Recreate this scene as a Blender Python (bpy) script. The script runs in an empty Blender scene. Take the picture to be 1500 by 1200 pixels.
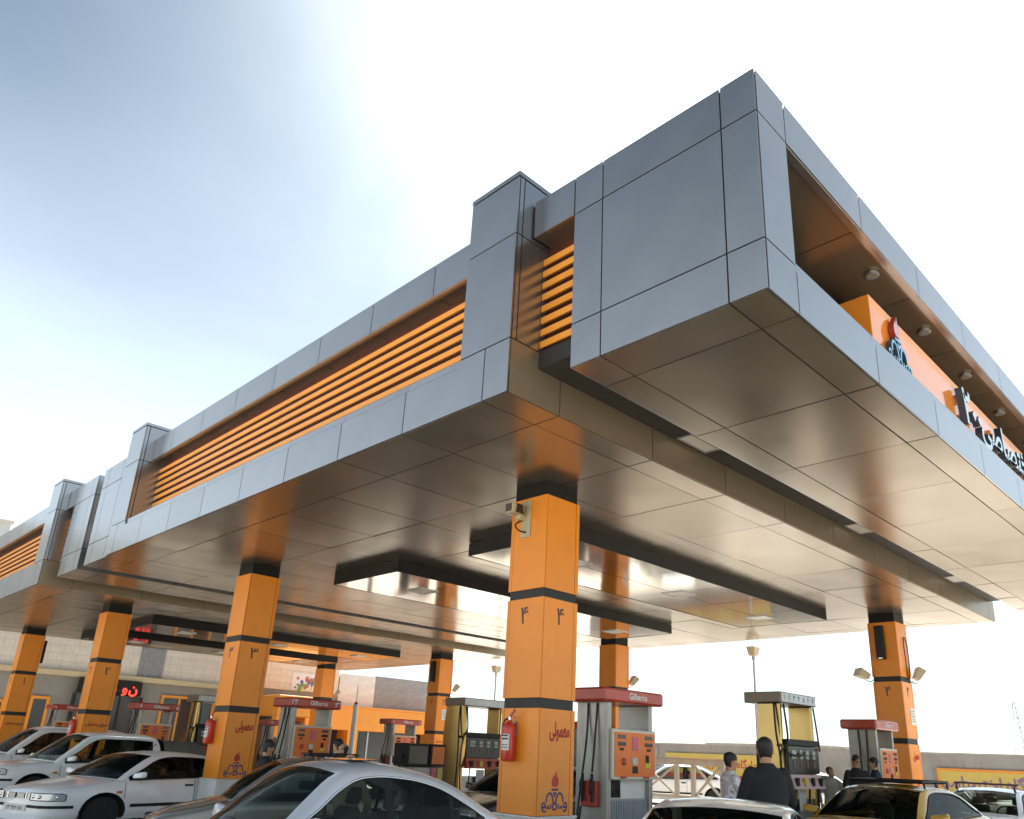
import bpy, bmesh, math, random
from mathutils import Vector, Matrix
random.seed(7)
R = math.radians
scene = bpy.context.scene
col = scene.collection

# ------------------------------------------------------------------ camera
cam_d = bpy.data.cameras.new('camera')
cam = bpy.data.objects.new('camera', cam_d)
col.objects.link(cam)
CAM_LOC = Vector((-5.37, -2.6925, 1.65))
yaw, pitch, roll = R(44.822), R(19.391), R(2.375)
fw = Vector((math.cos(pitch)*math.cos(yaw), math.cos(pitch)*math.sin(yaw), math.sin(pitch)))
rt0 = Vector((math.sin(yaw), -math.cos(yaw), 0))
up0 = rt0.cross(fw)
rt = rt0*math.cos(roll) + up0*math.sin(roll)
up = up0*math.cos(roll) - rt0*math.sin(roll)
M = Matrix((rt, up, -fw)).transposed().to_4x4()
M.translation = CAM_LOC
cam.matrix_world = M
cam_d.sensor_fit = 'HORIZONTAL'
cam_d.sensor_width = 36
cam_d.lens = 1131.9/1500*36
cam_d.shift_x = (750-795.0)/1500
cam_d.shift_y = (704.9-600)/1500
cam_d.clip_start = 0.05
cam_d.clip_end = 3000
scene.camera = cam

# ------------------------------------------------------------------ light
SUN_DIR = Vector((math.cos(R(55))*math.cos(R(26)), math.cos(R(55))*math.sin(R(26)), math.sin(R(55))))   # towards the sun, behind the canopy
SUN_EL = math.asin(SUN_DIR.z)
SUN_ROT = math.atan2(SUN_DIR.x, SUN_DIR.y)
world = bpy.data.worlds.new('World')
scene.world = world
world.use_nodes = True
wn = world.node_tree.nodes
wl = world.node_tree.links
bg = wn['Background']
sky = wn.new('ShaderNodeTexSky')
sky.sky_type = 'NISHITA'
sky.sun_disc = False
sky.sun_elevation = SUN_EL
sky.sun_rotation = SUN_ROT
sky.altitude = 1200
sky.air_density = 1.0
sky.dust_density = 2.0
sky.ozone_density = 1.5
tc = wn.new('ShaderNodeTexCoord')


def wnode(kind, **kw):
    n = wn.new(kind)
    for k_, v_ in kw.items():
        setattr(n, k_, v_)
    return n


def wmap(src, f0, f1, t0, t1, interp='LINEAR'):
    n = wnode('ShaderNodeMapRange', interpolation_type=interp)
    for k_, v_ in (('From Min', f0), ('From Max', f1), ('To Min', t0), ('To Max', t1)):
        n.inputs[k_].default_value = v_
    wl.new(src, n.inputs['Value'])
    return n.outputs['Result']


def wmath(op, a_, b_):
    n = wnode('ShaderNodeMath', operation=op)
    for i_, v_ in enumerate((a_, b_)):
        if isinstance(v_, (int, float)):
            n.inputs[i_].default_value = v_
        else:
            wl.new(v_, n.inputs[i_])
    return n.outputs[0]


def wmix(mode, fac, c1, c2):
    n = wnode('ShaderNodeMixRGB', blend_type=mode)
    for i_, v_ in (('Fac', fac), ('Color1', c1), ('Color2', c2)):
        if isinstance(v_, (int, float)):
            n.inputs[i_].default_value = v_
        elif isinstance(v_, tuple):
            n.inputs[i_].default_value = (*v_, 1)
        else:
            wl.new(v_, n.inputs[i_])
    return n.outputs['Color']


# hazy day: blue overhead, pale low haze, broad glow of thin cloud round the sun, faint streaks
dt = wnode('ShaderNodeVectorMath', operation='DOT_PRODUCT')
dt.inputs[1].default_value = SUN_DIR
wl.new(tc.outputs['Generated'], dt.inputs[0])
sp = wn.new('ShaderNodeSeparateXYZ')
wl.new(tc.outputs['Generated'], sp.inputs['Vector'])
mp = wn.new('ShaderNodeMapping')
mp.inputs['Scale'].default_value = (1.0, 1.0, 2.0)
mp.inputs['Rotation'].default_value = (0.35, 0.5, 0.2)
wl.new(tc.outputs['Generated'], mp.inputs['Vector'])
nz = wn.new('ShaderNodeTexNoise')
nz.inputs['Scale'].default_value = 1.6
nz.inputs['Detail'].default_value = 7
nz.inputs['Roughness'].default_value = 0.5
nz.inputs['Distortion'].default_value = 0.6
wl.new(mp.outputs['Vector'], nz.inputs['Vector'])
streak = wmap(nz.outputs['Fac'], 0.28, 0.72, 0.5, 1.5)
t_ = wmap(dt.outputs['Value'], 0.68, 1.0, 0.0, 1.0)
glow = wmath('ADD', wmath('MULTIPLY', wmath('POWER', t_, 1.8), 2.4), wmath('MULTIPLY', wmath('POWER', t_, 6.0), 7.0))
haze_ = wmap(sp.outputs['Z'], 0.20, 0.80, 2.25, 0.0, 'SMOOTHSTEP')
veil = wmath('MULTIPLY', wmath('ADD', glow, 0.12), streak)
base = wmix('MULTIPLY', 1.0, sky.outputs['Color'], (0.235, 0.295, 0.272))
c1 = wmix('ADD', 1.0, base, wmix('MULTIPLY', 1.0, (0.95, 1.0, 1.03), wmath('MULTIPLY', haze_, wmap(nz.outputs['Fac'], 0.28, 0.72, 0.76, 1.24))))
c2 = wmix('ADD', 1.0, c1, wmix('MULTIPLY', 1.0, (1.0, 1.0, 1.0), veil))
wl.new(c2, bg.inputs['Color'])
bg.inputs['Strength'].default_value = 0.10

sun_d = bpy.data.lights.new('sun', 'SUN')
sun_d.energy = 5.0
sun_d.angle = R(0.5)
sun_d.color = (1.0, 0.95, 0.87)
sun = bpy.data.objects.new('sun', sun_d)
col.objects.link(sun)
sun.rotation_euler = (-SUN_DIR).to_track_quat('-Z', 'Y').to_euler()

vs = scene.view_settings
vs.view_transform = 'Standard'
vs.look = 'None'
vs.gamma = 1
vs.use_curve_mapping = False
vs.exposure = 1.85
scene.cycles.max_bounces = 10
scene.cycles.diffuse_bounces = 5
scene.cycles.glossy_bounces = 5
scene.cycles.transmission_bounces = 8
scene.cycles.transparent_max_bounces = 12
scene.cycles.caustics_reflective = False
scene.cycles.caustics_refractive = False
scene.cycles.sample_clamp_indirect = 6
scene.cycles.use_denoising = True

# ------------------------------------------------------------------ helpers
MATS = {}


def mat(name, c, rough=0.6, metal=0.0, var=0.0, scale=3.0, bump=0.0, bscale=60.0, rand=0.0,
        coat=0.0, emit=0.0, spec=0.5, dirt=0.0, stretch=(1, 1, 1), rvar=0.0):
    """Principled material with noise variation, fine bump and object-random tint."""
    if name in MATS:
        return MATS[name]
    m = bpy.data.materials.new(name)
    m.use_nodes = True
    nt = m.node_tree
    b = nt.nodes['Principled BSDF']
    b.inputs['Base Color'].default_value = (*c, 1)
    b.inputs['Roughness'].default_value = rough
    b.inputs['Metallic'].default_value = metal
    b.inputs['Specular IOR Level'].default_value = spec
    if coat:
        b.inputs['Coat Weight'].default_value = coat
        b.inputs['Coat Roughness'].default_value = 0.04
    if emit:
        b.inputs['Emission Color'].default_value = (*c, 1)
        b.inputs['Emission Strength'].default_value = emit
    src = None
    t = nt.nodes.new('ShaderNodeTexCoord')
    mpn = nt.nodes.new('ShaderNodeMapping')
    mpn.inputs['Scale'].default_value = stretch
    nt.links.new(t.outputs['Object'], mpn.inputs['Vector'])
    if var or dirt or rvar:
        n = nt.nodes.new('ShaderNodeTexNoise')
        n.inputs['Scale'].default_value = scale
        n.inputs['Detail'].default_value = 6
        n.inputs['Roughness'].default_value = 0.6
        nt.links.new(mpn.outputs['Vector'], n.inputs['Vector'])
        mr = nt.nodes.new('ShaderNodeMapRange')
        mr.inputs['From Min'].default_value = 0.3
        mr.inputs['From Max'].default_value = 0.7
        mr.inputs['To Min'].default_value = 1 - var
        mr.inputs['To Max'].default_value = 1 + var
        nt.links.new(n.outputs['Fac'], mr.inputs['Value'])
        src = mr.outputs['Result']
        if rvar:
            m3 = nt.nodes.new('ShaderNodeMapRange')
            m3.inputs['From Min'].default_value = 0.3
            m3.inputs['From Max'].default_value = 0.7
            m3.inputs['To Min'].default_value = rough-rvar
            m3.inputs['To Max'].default_value = rough+rvar
            nt.links.new(n.outputs['Fac'], m3.inputs['Value'])
            nt.links.new(m3.outputs['Result'], b.inputs['Roughness'])
    if rand:
        oi = nt.nodes.new('ShaderNodeObjectInfo')
        m2 = nt.nodes.new('ShaderNodeMapRange')
        m2.inputs['To Min'].default_value = 1-rand
        m2.inputs['To Max'].default_value = 1+rand
        nt.links.new(oi.outputs['Random'], m2.inputs['Value'])
        if src is None:
            src = m2.outputs['Result']
        else:
            mm = nt.nodes.new('ShaderNodeMath')
            mm.operation = 'MULTIPLY'
            nt.links.new(src, mm.inputs[0])
            nt.links.new(m2.outputs['Result'], mm.inputs[1])
            src = mm.outputs[0]
    if dirt:
        md = nt.nodes.new('ShaderNodeMapping')
        md.inputs['Scale'].default_value = (4, 4, .9)
        nt.links.new(t.outputs['Object'], md.inputs['Vector'])
        nd = nt.nodes.new('ShaderNodeTexNoise')
        nd.inputs['Scale'].default_value = 1.6
        nd.inputs['Detail'].default_value = 8
        nd.inputs['Roughness'].default_value = .7
        nt.links.new(md.outputs['Vector'], nd.inputs['Vector'])
        m4 = nt.nodes.new('ShaderNodeMapRange')
        m4.inputs['From Min'].default_value = 0.52
        m4.inputs['From Max'].default_value = 0.80
        m4.inputs['To Min'].default_value = 1
        m4.inputs['To Max'].default_value = 1 - dirt
        nt.links.new(nd.outputs['Fac'], m4.inputs['Value'])
        m5 = nt.nodes.new('ShaderNodeMath')
        m5.operation = 'MULTIPLY'
        nt.links.new(m4.outputs['Result'], m5.inputs[0])
        nt.links.new(src, m5.inputs[1])
        src = m5.outputs[0]
    if src is not None:
        vm = nt.nodes.new('ShaderNodeVectorMath')
        vm.operation = 'SCALE'
        vm.inputs[0].default_value = c
        nt.links.new(src, vm.inputs['Scale'])
        nt.links.new(vm.outputs[0], b.inputs['Base Color'])
    if bump:
        n2 = nt.nodes.new('ShaderNodeTexNoise')
        n2.inputs['Scale'].default_value = bscale
        n2.inputs['Detail'].default_value = 4
        nt.links.new(mpn.outputs['Vector'], n2.inputs['Vector'])
        bp = nt.nodes.new('ShaderNodeBump')
        bp.inputs['Strength'].default_value = bump
        bp.inputs['Distance'].default_value = 0.01
        nt.links.new(n2.outputs['Fac'], bp.inputs['Height'])
        nt.links.new(bp.outputs['Normal'], b.inputs['Normal'])
    MATS[name] = m
    return m


def glass_mat(name, tint, alpha, rough=0.03):
    """Tinted window glass: partly see-through, mirror-like on top."""
    m = bpy.data.materials.new(name)
    m.use_nodes = True
    nt = m.node_tree
    b = nt.nodes['Principled BSDF']
    b.inputs['Base Color'].default_value = (*tint, 1)
    b.inputs['Roughness'].default_value = rough
    b.inputs['Specular IOR Level'].default_value = 0.6
    tr = nt.nodes.new('ShaderNodeBsdfTransparent')
    tr.inputs['Color'].default_value = (0.78, 0.86, 0.82, 1)
    ms = nt.nodes.new('ShaderNodeMixShader')
    fr = nt.nodes.new('ShaderNodeFresnel')
    fr.inputs['IOR'].default_value = 1.5
    mm = nt.nodes.new('ShaderNodeMath')
    mm.operation = 'ADD'
    mm.use_clamp = True
    mm.inputs[1].default_value = 1-alpha
    nt.links.new(fr.outputs[0], mm.inputs[0])
    nt.links.new(mm.outputs[0], ms.inputs['Fac'])
    nt.links.new(tr.outputs[0], ms.inputs[1])
    nt.links.new(b.outputs[0], ms.inputs[2])
    nt.links.new(ms.outputs[0], nt.nodes['Material Output'].inputs['Surface'])
    return m


class MB:
    """Collects boxes, tubes, prisms into one bmesh."""

    def __init__(self):
        self.bm = bmesh.new()

    def box(self, x0, x1, y0, y1, z0, z1):
        v = [self.bm.verts.new((x, y, z)) for x in (x0, x1) for y in (y0, y1) for z in (z0, z1)]
        for f in ((0, 1, 3, 2), (4, 6, 7, 5), (0, 4, 5, 1), (2, 3, 7, 6), (0, 2, 6, 4), (1, 5, 7, 3)):
            self.bm.faces.new([v[i] for i in f])
        return self

    def hexa(self, bot, top):
        b = [self.bm.verts.new(p) for p in bot]
        t = [self.bm.verts.new(p) for p in top]
        n = len(b)
        self.bm.faces.new(b[::-1])
        self.bm.faces.new(t)
        for i in range(n):
            self.bm.faces.new((b[i], b[(i+1) % n], t[(i+1) % n], t[i]))
        return self

    def ring(self, c, ax, r, n, ph=0):
        ax = Vector(ax).normalized()
        u = ax.orthogonal().normalized()
        w = ax.cross(u)
        return [self.bm.verts.new(Vector(c)+u*math.cos(ph+2*math.pi*i/n)*r+w*math.sin(ph+2*math.pi*i/n)*r) for i in range(n)]

    def bridge(self, a, b):
        n = len(a)
        for i in range(n):
            self.bm.faces.new((a[i], a[(i+1) % n], b[(i+1) % n], b[i]))

    def cyl(self, p0, p1, r0, r1=None, n=12):
        r1 = r0 if r1 is None else r1
        p0, p1 = Vector(p0), Vector(p1)
        a = self.ring(p0, p1-p0, r0, n)
        b = self.ring(p1, p1-p0, r1, n)
        self.bridge(a, b)
        self.bm.faces.new(a[::-1])
        self.bm.faces.new(b)
        return self

    def lathe(self, prof, c=(0, 0, 0), ax=(0, 0, 1), n=16):
        c, ax = Vector(c), Vector(ax).normalized()
        rings = [self.ring(c+ax*h, ax, max(r, 1e-4), n) for r, h in prof]
        for a, b in zip(rings, rings[1:]):
            self.bridge(a, b)
        self.bm.faces.new(rings[0][::-1])
        self.bm.faces.new(rings[-1])
        return self

    def tube(self, pts, r, n=6, smooth=3):
        pts = [Vector(p) for p in pts]
        if smooth and len(pts) > 2:
            out = []
            for i in range(len(pts)-1):
                p0 = pts[max(i-1, 0)]; p1 = pts[i]; p2 = pts[i+1]; p3 = pts[min(i+2, len(pts)-1)]
                for k in range(smooth):
                    t = k/smooth
                    out.append(0.5*((2*p1)+(p2-p0)*t+(2*p0-5*p1+4*p2-p3)*t*t+(3*p1-p0-3*p2+p3)*t**3))
            out.append(pts[-1])
            pts = out
        d0 = (pts[1]-pts[0]).normalized()
        u = d0.orthogonal().normalized()
        rings = []
        for i, p in enumerate(pts):
            d = (pts[min(i+1, len(pts)-1)]-pts[max(i-1, 0)]).normalized()
            u = (u-d*u.dot(d)).normalized()
            w = d.cross(u)
            rr = r[i*len(r)//len(pts)] if isinstance(r, (list, tuple)) else r
            rings.append([self.bm.verts.new(p+u*math.cos(2*math.pi*k/n)*rr+w*math.sin(2*math.pi*k/n)*rr) for k in range(n)])
        for a, b in zip(rings, rings[1:]):
            self.bridge(a, b)
        self.bm.faces.new(rings[0][::-1])
        self.bm.faces.new(rings[-1])
        return self

    def sphere(self, c, r, sc=(1, 1, 1), u=14, v=9):
        m = Matrix.Translation(c) @ Matrix.Diagonal((sc[0]*r, sc[1]*r, sc[2]*r, 1))
        bmesh.ops.create_uvsphere(self.bm, u_segments=u, v_segments=v, radius=1, matrix=m)
        return self

    def grid(self, rows, closed=False):
        """rows of points -> quads"""
        vr = [[self.bm.verts.new(p) for p in r] for r in rows]
        for a, b in zip(vr, vr[1:]):
            n = len(a)
            for i in range(n if closed else n-1):
                try:
                    self.bm.faces.new((a[i], a[(i+1) % n], b[(i+1) % n], b[i]))
                except ValueError:
                    pass
        return vr

    def build(self, name, m, parent=None, smooth=False, bevel=0, merge=False, mw=None):
        bm = self.bm
        if merge:
            bmesh.ops.remove_doubles(bm, verts=bm.verts, dist=1e-5)
        if bevel:
            bmesh.ops.bevel(bm, geom=list(bm.edges), offset=bevel, segments=1, affect='EDGES', clamp_overlap=True)
        bmesh.ops.recalc_face_normals(bm, faces=bm.faces)
        if mw is not None:
            bm.transform(mw)
        me = bpy.data.meshes.new(name)
        bm.to_mesh(me)
        bm.free()
        if smooth:
            for p in me.polygons:
                p.use_smooth = True
            if smooth == 'auto':
                me.set_sharp_from_angle(angle=R(40))
        me.materials.append(m)
        return link(name, me, parent)


def link(name, me, parent=None):
    o = bpy.data.objects.new(name, me)
    col.objects.link(o)
    if parent is not None:
        o.parent = parent
        if parent.get('_w'):
            o.matrix_parent_inverse = parent.matrix_basis.inverted()
    return o


def tag(o, label=None, cat=None, group=None, kind=None):
    if label: o['label'] = label
    if cat: o['category'] = cat
    if group: o['group'] = group
    if kind: o['kind'] = kind
    return o


def thing(name, label, cat, loc=(0, 0, 0), rz=0.0, group=None):
    o = bpy.data.objects.new(name, None)
    o.empty_display_size = 0.2
    col.objects.link(o)
    o.location = loc
    o.rotation_euler = (0, 0, rz)
    return tag(o, label, cat, group)


def copy_tree(o, parent=None):
    c = o.copy()
    col.objects.link(c)
    if parent is not None:
        c.parent = parent
    for ch in list(o.children):
        copy_tree(ch, c)
    return c


def vis(*cp):
    """Arabic presentation forms given in reading order -> drawing order"""
    return ''.join(reversed(cp))


TXT = {'mamuli': vis('\ufee3', '\ufecc', '\ufee4', '\ufeee', '\ufedf', '\ufbfd'),
       'super': vis('\ufeb3', '\ufeee', '\ufb58', '\ufeae'),
       'ekhtesasi': vis('\ufe8d', '\ufea7', '\ufe98', '\ufebc', '\ufe8e', '\ufebb', '\ufbfd'),
       'jaygah': vis('\ufe9f', '\ufe8e', '\ufef3', '\ufb95', '\ufe8e', '\ufee9')}


def text(s, m, parent, mw, size=0.2, extrude=0.001, name='lettering', weight=0.0, align='CENTER', sx=1.0):
    """Flat or solid lettering as a mesh; mw maps text space (x right, y up, z out) to the parent."""
    c = bpy.data.curves.new('lettering', 'FONT')
    c.body = s
    c.size = size
    c.extrude = extrude
    c.offset = weight
    c.align_x = align
    c.align_y = 'CENTER'
    c.resolution_u = 3
    o = bpy.data.objects.new('tmp', c)
    col.objects.link(o)
    bpy.context.view_layer.update()
    dg = bpy.context.evaluated_depsgraph_get()
    me = bpy.data.meshes.new_from_object(o.evaluated_get(dg))
    bpy.data.objects.remove(o)
    bpy.data.curves.remove(c)
    me.name = name
    me.transform(mw @ Matrix.Diagonal((sx, 1, 1, 1)))
    me.materials.clear()
    me.materials.append(m)
    return link(name, me, parent)


def face_my(x, y, z):
    """text frame on a wall facing -Y"""
    return Matrix(((1, 0, 0, x), (0, 0, -1, y), (0, 1, 0, z), (0, 0, 0, 1)))


def face_mx(x, y, z):
    """text frame on a wall facing -X (reads towards -Y)"""
    return Matrix(((0, 0, -1, x), (-1, 0, 0, y), (0, 1, 0, z), (0, 0, 0, 1)))


# ------------------------------------------------------------------ materials
SILVER = mat('silver_panel', (0.41, 0.415, 0.42), 0.24, 0.9, var=0.03, scale=1.6, rand=0.045, bump=.07, bscale=1.3, rvar=.03, dirt=.05)
SOFFIT = mat('soffit_panel', (0.37, 0.315, 0.245), 0.24, 0.85, var=0.04, scale=0.9, rand=0.05, rvar=0.04, bump=.16, bscale=1.4)
SHINY = mat('polished_panel', (0.54, 0.50, 0.42), 0.10, 1.0, var=0.04, scale=2, rand=0.04)
DARK = mat('dark_joint', (0.02, 0.019, 0.018), 0.8)
BLACK = mat('black_trim', (0.012, 0.011, 0.011), 0.5, var=0.2, spec=.3)
BAND = mat('dark_band', (0.032, 0.031, 0.030), 0.5, 0.0, var=0.15, spec=.3)
COLLAR = mat('black_collar', (0.012, 0.011, 0.010), 0.6, var=.2, spec=.25)
ORANGE = mat('orange_panel', (0.88, 0.285, 0.022), 0.36, 0.0, var=0.05, scale=1.5, rand=0.05, bump=0.01, bscale=500, spec=0.5, dirt=.10)
LOUVER = mat('orange_slat', (0.86, 0.33, 0.04), 0.4, var=0.06, rand=0.05)
LOUVBACK = mat('slat_gap_shade', (0.10, 0.022, 0.010), 0.6, var=0.15)  # shade under and between the slats, put into a dark backing colour
WHITE = mat('white_paint', (0.74, 0.73, 0.70), 0.5, var=0.08, scale=4, bump=0.03, dirt=.3)
GREYMET = mat('grey_metal', (0.42, 0.42, 0.42), 0.38, 0.85, var=0.08, scale=3, rand=0.05)
STEEL = mat('stainless', (0.50, 0.34, 0.13), 0.25, 1.0, var=0.12, scale=2.5, stretch=(1, 1, 0.3))
REDP = mat('red_plastic', (0.48, 0.055, 0.028), 0.35, var=0.1, coat=0.3)
RUBBER = mat('black_rubber', (0.012, 0.012, 0.012), 0.6)
CHROME = mat('chrome', (0.75, 0.75, 0.75), 0.1, 1.0)
LAMP = mat('frosted_glass', (0.75, 0.72, 0.64), 0.3)
CREAM = mat('cream_plastic', (0.50, 0.42, 0.27), 0.5, var=0.08)
TXTDK = mat('print_dark', (0.05, 0.035, 0.03), 0.5)
TXTRED = mat('print_red', (0.42, 0.015, 0.01), 0.5)
TXTBLUE = mat('print_navy', (0.035, 0.045, 0.16), 0.5)
TXTWHITE = mat('print_white', (0.8, 0.78, 0.75), 0.5)
FLAMERED = mat('flame_red', (0.50, 0.03, 0.015), 0.45)
LETTER = mat('letter_pale_blue', (0.50, 0.66, 0.74), 0.3, 0.2)
EMBLUE = mat('emblem_blue', (0.14, 0.40, 0.66), 0.3)
GLASSDK = mat('display_glass', (0.02, 0.022, 0.024), 0.08, spec=0.7)
PINK = mat('pink_display', (0.62, 0.12, 0.2), 0.35)
YELLOWP = mat('yellow_sticker', (0.75, 0.5, 0.05), 0.5)
CONC = mat('concrete_paving', (0.40, 0.375, 0.33), 0.85, var=0.22, scale=0.7, bump=0.25, bscale=35)
KERB = mat('kerb_stone', (0.36, 0.34, 0.31), 0.8, var=0.2, scale=2.5, bump=0.3, bscale=40)

# ------------------------------------------------------------------ ground
g = MB()
g.grid([[(x, y, 0) for x in (-900, -60, -10, 0, 10, 20, 30, 60, 900)] for y in (-900, -60, -10, 0, 10, 20, 30, 60, 900)])
ground = g.build('ground', CONC)
tag(ground, kind='structure')

# ------------------------------------------------------------------ canopies
HM, HS, SILL, HB, H3, H2, H1 = 5.358, 6.03, 5.94, 5.512, 6.04, 7.48, 8.005
PX0, PX1 = -0.263, 17.4
XS = [PX0] + [0.58+1.81*i for i in range(10)] + [PX1]
GAP = 0.008


def panel(parent, x0, x1, y0, y1, z0, z1, m=SILVER, name='fascia_panel', jitter=0.0):
    """One cladding sheet; gap left on the two long axes, thin axis untouched."""
    d = [x1-x0, y1-y0, z1-z0]
    t = d.index(min(d))
    lo, hi = [x0, y0, z0], [x1, y1, z1]
    for k in range(3):
        if k != t:
            lo[k] += GAP
            hi[k] -= GAP
    c = [(a+b)/2 for a, b in zip(lo, hi)]
    b = MB().box(lo[0]-c[0], hi[0]-c[0], lo[1]-c[1], hi[1]-c[1], lo[2]-c[2], hi[2]-c[2])
    o = b.build(name, m, parent)
    o.location = c
    if jitter:
        e = [random.gauss(0, jitter) for _ in range(3)]
        e[t] = 0
        o.rotation_euler = e
    return o


def ysegs(Y0, Y1):
    n = 8
    a, b = Y0+0.415, Y1-0.415
    return [Y0]+[a+(b-a)*i/n for i in range(n+1)]+[Y1]


def louvers(parent, x, y0, y1, z0, z1, n=8, sgn=1):
    """bank of slats facing -X (sgn 1) or +X (sgn -1)"""
    p = (z1-z0)/n
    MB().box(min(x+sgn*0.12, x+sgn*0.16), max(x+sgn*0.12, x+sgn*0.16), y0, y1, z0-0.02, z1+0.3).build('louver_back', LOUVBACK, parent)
    L = y1-y0
    cuts = [y0, y1] if L < 3 else [y0, y0+L*0.14, y0+L*0.5, y0+L*0.86, y1]
    for i in range(n):
        z = z0+p*(i+0.42)
        for a, b in zip(cuts, cuts[1:]):
            h = MB()
            f, k = x, x+sgn*0.03
            h.hexa([(f, a+.002, z-.04), (f, b-.002, z-.04), (k, b-.002, z-.034), (k, a+.002, z-.034)],
                   [(f, a+.002, z+.045), (f, b-.002, z+.045), (k, b-.002, z+.05), (k, a+.002, z+.05)])
            h.build('louver_slat', LOUVER, parent)


def pilaster(parent, y0, y1, xf=PX0, xb=0.62, t=0.02):
    """clad pier from the lower fascia up to just above the roof edge; xf is its outer face"""
    s = 1 if xb > xf else -1
    lo, hi = min(xf+s*t, xb), max(xf+s*t, xb)
    MB().box(lo, hi, y0+t, y1-t, HM+.05, 8.26).build('pier_core', DARK, parent)
    a, b = min(xf, xf+s*t), max(xf, xf+s*t)
    for z0, z1 in ((HS, 7.435), (7.435, 8.255)):
        panel(parent, a, b, y0, y1, z0, z1)
        x2 = xf+s*0.095
        for yy in ((y0, y0+t), (y1-t, y1)):
            panel(parent, min(xf+s*t, x2), max(xf+s*t, x2), yy[0], yy[1], z0, z1)
            panel(parent, min(x2, xb), max(x2, xb), yy[0], yy[1], z0, z1)
    panel(parent, min(xf-s*.012, xb), max(xf-s*.012, xb), y0-.012, y1+.012, 8.268, 8.33, name='pier_cap')


def main_canopy(parent, Y0, Y1, boxes=True):
    t = 0.02
    ys = ysegs(Y0, Y1)
    # dark carcass behind the sheets
    MB().box(PX0+t+.002, PX1-t-.002, Y0+t+.002, Y1-t-.002, HM+t+.002, 5.92).build('roof_frame', DARK, parent)
    MB().box(0.62, PX1-0.9, Y0+0.03, Y1-0.03, 5.921, 7.9).build('roof_core', DARK, parent)
    # lower fascia on the two long sides
    for x0, x1, in ((PX0, PX0+t), (PX1-t, PX1)):
        for i, (a, b) in enumerate(zip(ys, ys[1:])):
            top = SILL
            if i == 0 or i == len(ys)-2:
                top = HS
                panel(parent, x0, x1, a, b, HM, top)
            elif i in (1, len(ys)-3):
                # piece that steps up under the pier
                e = Y0+0.9 if i == 1 else Y1-0.9
                panel(parent, x0, x1, a, b, HM, SILL)
                lo, hi = (a, e) if i == 1 else (e, b)
                panel(parent, x0, x1, lo, hi, SILL-.015, HS)
            else:
                panel(parent, x0, x1, a, b, HM, top)
    # sill strip under the slats
    for (x0, x1) in ((PX0+.03, 0.6), (PX1-.88, PX1-.03)):
        for a, b in zip([Y0+.9]+ys[2:-2]+[Y1-.9], ys[2:-2]+[Y1-.9]):
            MB().box(x0, x1, a+.003, b-.003, SILL+.02, HS+.02).build('sill', SILVER, parent)
    # end faces
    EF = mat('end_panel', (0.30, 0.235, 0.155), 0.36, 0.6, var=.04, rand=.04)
    for y0, y1 in ((Y0, Y0+t), (Y1-t, Y1)):
        for a, b in zip(XS, XS[1:]):
            panel(parent, a+(t if a == PX0 else 0), b-(t if b == PX1 else 0), y0, y1, HM, HS, EF)
    # soffit
    bx = drop_rects(Y0) if boxes else []
    for a, b in zip(XS, XS[1:]):
        for c, d in zip(ys, ys[1:]):
            if any(a > r[0] and b < r[1] and c > r[2] and d < r[3] for r in bx):
                continue
            panel(parent, a+(t if a == PX0 else 0), b-(t if b == PX1 else 0), c+(t if c == Y0 else 0), d-(t if d == Y1 else 0),
                  HM+.001, HM+t, SOFFIT, 'soffit_panel', jitter=0.0028)
    for r in bx:
        drop_box(parent, *r)
    # upper band, its underside, slats and piers on both long sides
    for sgn, xa, xi in ((1, 0.0, PX0), (-1, PX1-.26, PX1)):
        f0, f1 = (xa, xa+t) if sgn > 0 else (xa-t, xa)
        bs = [Y0+.87]+ys[2:-2]+[Y1-.87]
        for a, b in zip(bs, bs[1:]):
            panel(parent, f0, f1, a, b, H2, H1)
        q0, q1 = (xa+t, xa+.62) if sgn > 0 else (xa-.62, xa-t)
        for a, b in zip(bs, bs[1:]):
            panel(parent, q0, q1, a, b, H2+.03, H2+.05, SOFFIT, 'band_underside')
        MB().box(q0, q1, Y0+.05, Y1-.05, H2+.052, H1-.02).build('band_frame', DARK, parent)
        l0, l1 = (xa+t, xa+.1) if sgn > 0 else (xa-.1, xa-t)
        MB().box(l0, l1, Y0+.88, Y1-.88, H2, H2+.028).build('band_lip', SILVER, parent)
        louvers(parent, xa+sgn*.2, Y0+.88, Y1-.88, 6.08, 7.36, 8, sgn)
        for a, b in ((Y0, Y0+.87), (Y1-.87, Y1)):
            pilaster(parent, a, b, xi, xa+sgn*.62)
    # flat roof
    MB().box(.64, PX1-.92, Y0+.1, Y1-.1, 7.902, 7.96).build('roof_deck', GREYMET, parent)


def drop_rects(Y0):
    return [(3.8, 13.63, Y0+2.87, Y0+5.33), (3.8, 13.63, Y0+7.6, Y0+10.06)]


def light_fitting(parent, x, y, z, s=0.22, sy=None):
    """recessed square downlight: rim, reflector tray and glass"""
    sy = s if sy is None else sy
    m = MB()
    for a in ((x-s-.03, x+s+.03, y-sy-.03, y-sy), (x-s-.03, x+s+.03, y+sy, y+sy+.03), (x-s-.03, x-s, y-sy, y+sy), (x+s, x+s+.03, y-sy, y+sy)):
        m.box(a[0], a[1], a[2], a[3], z-.018, z+.002)
    o = m.build('light_frame', GREYMET, parent)
    MB().box(x-s, x+s, y-sy, y+sy, z-.008, z-.002).build('lamp_glass', LAMP, o)
    return o


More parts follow.
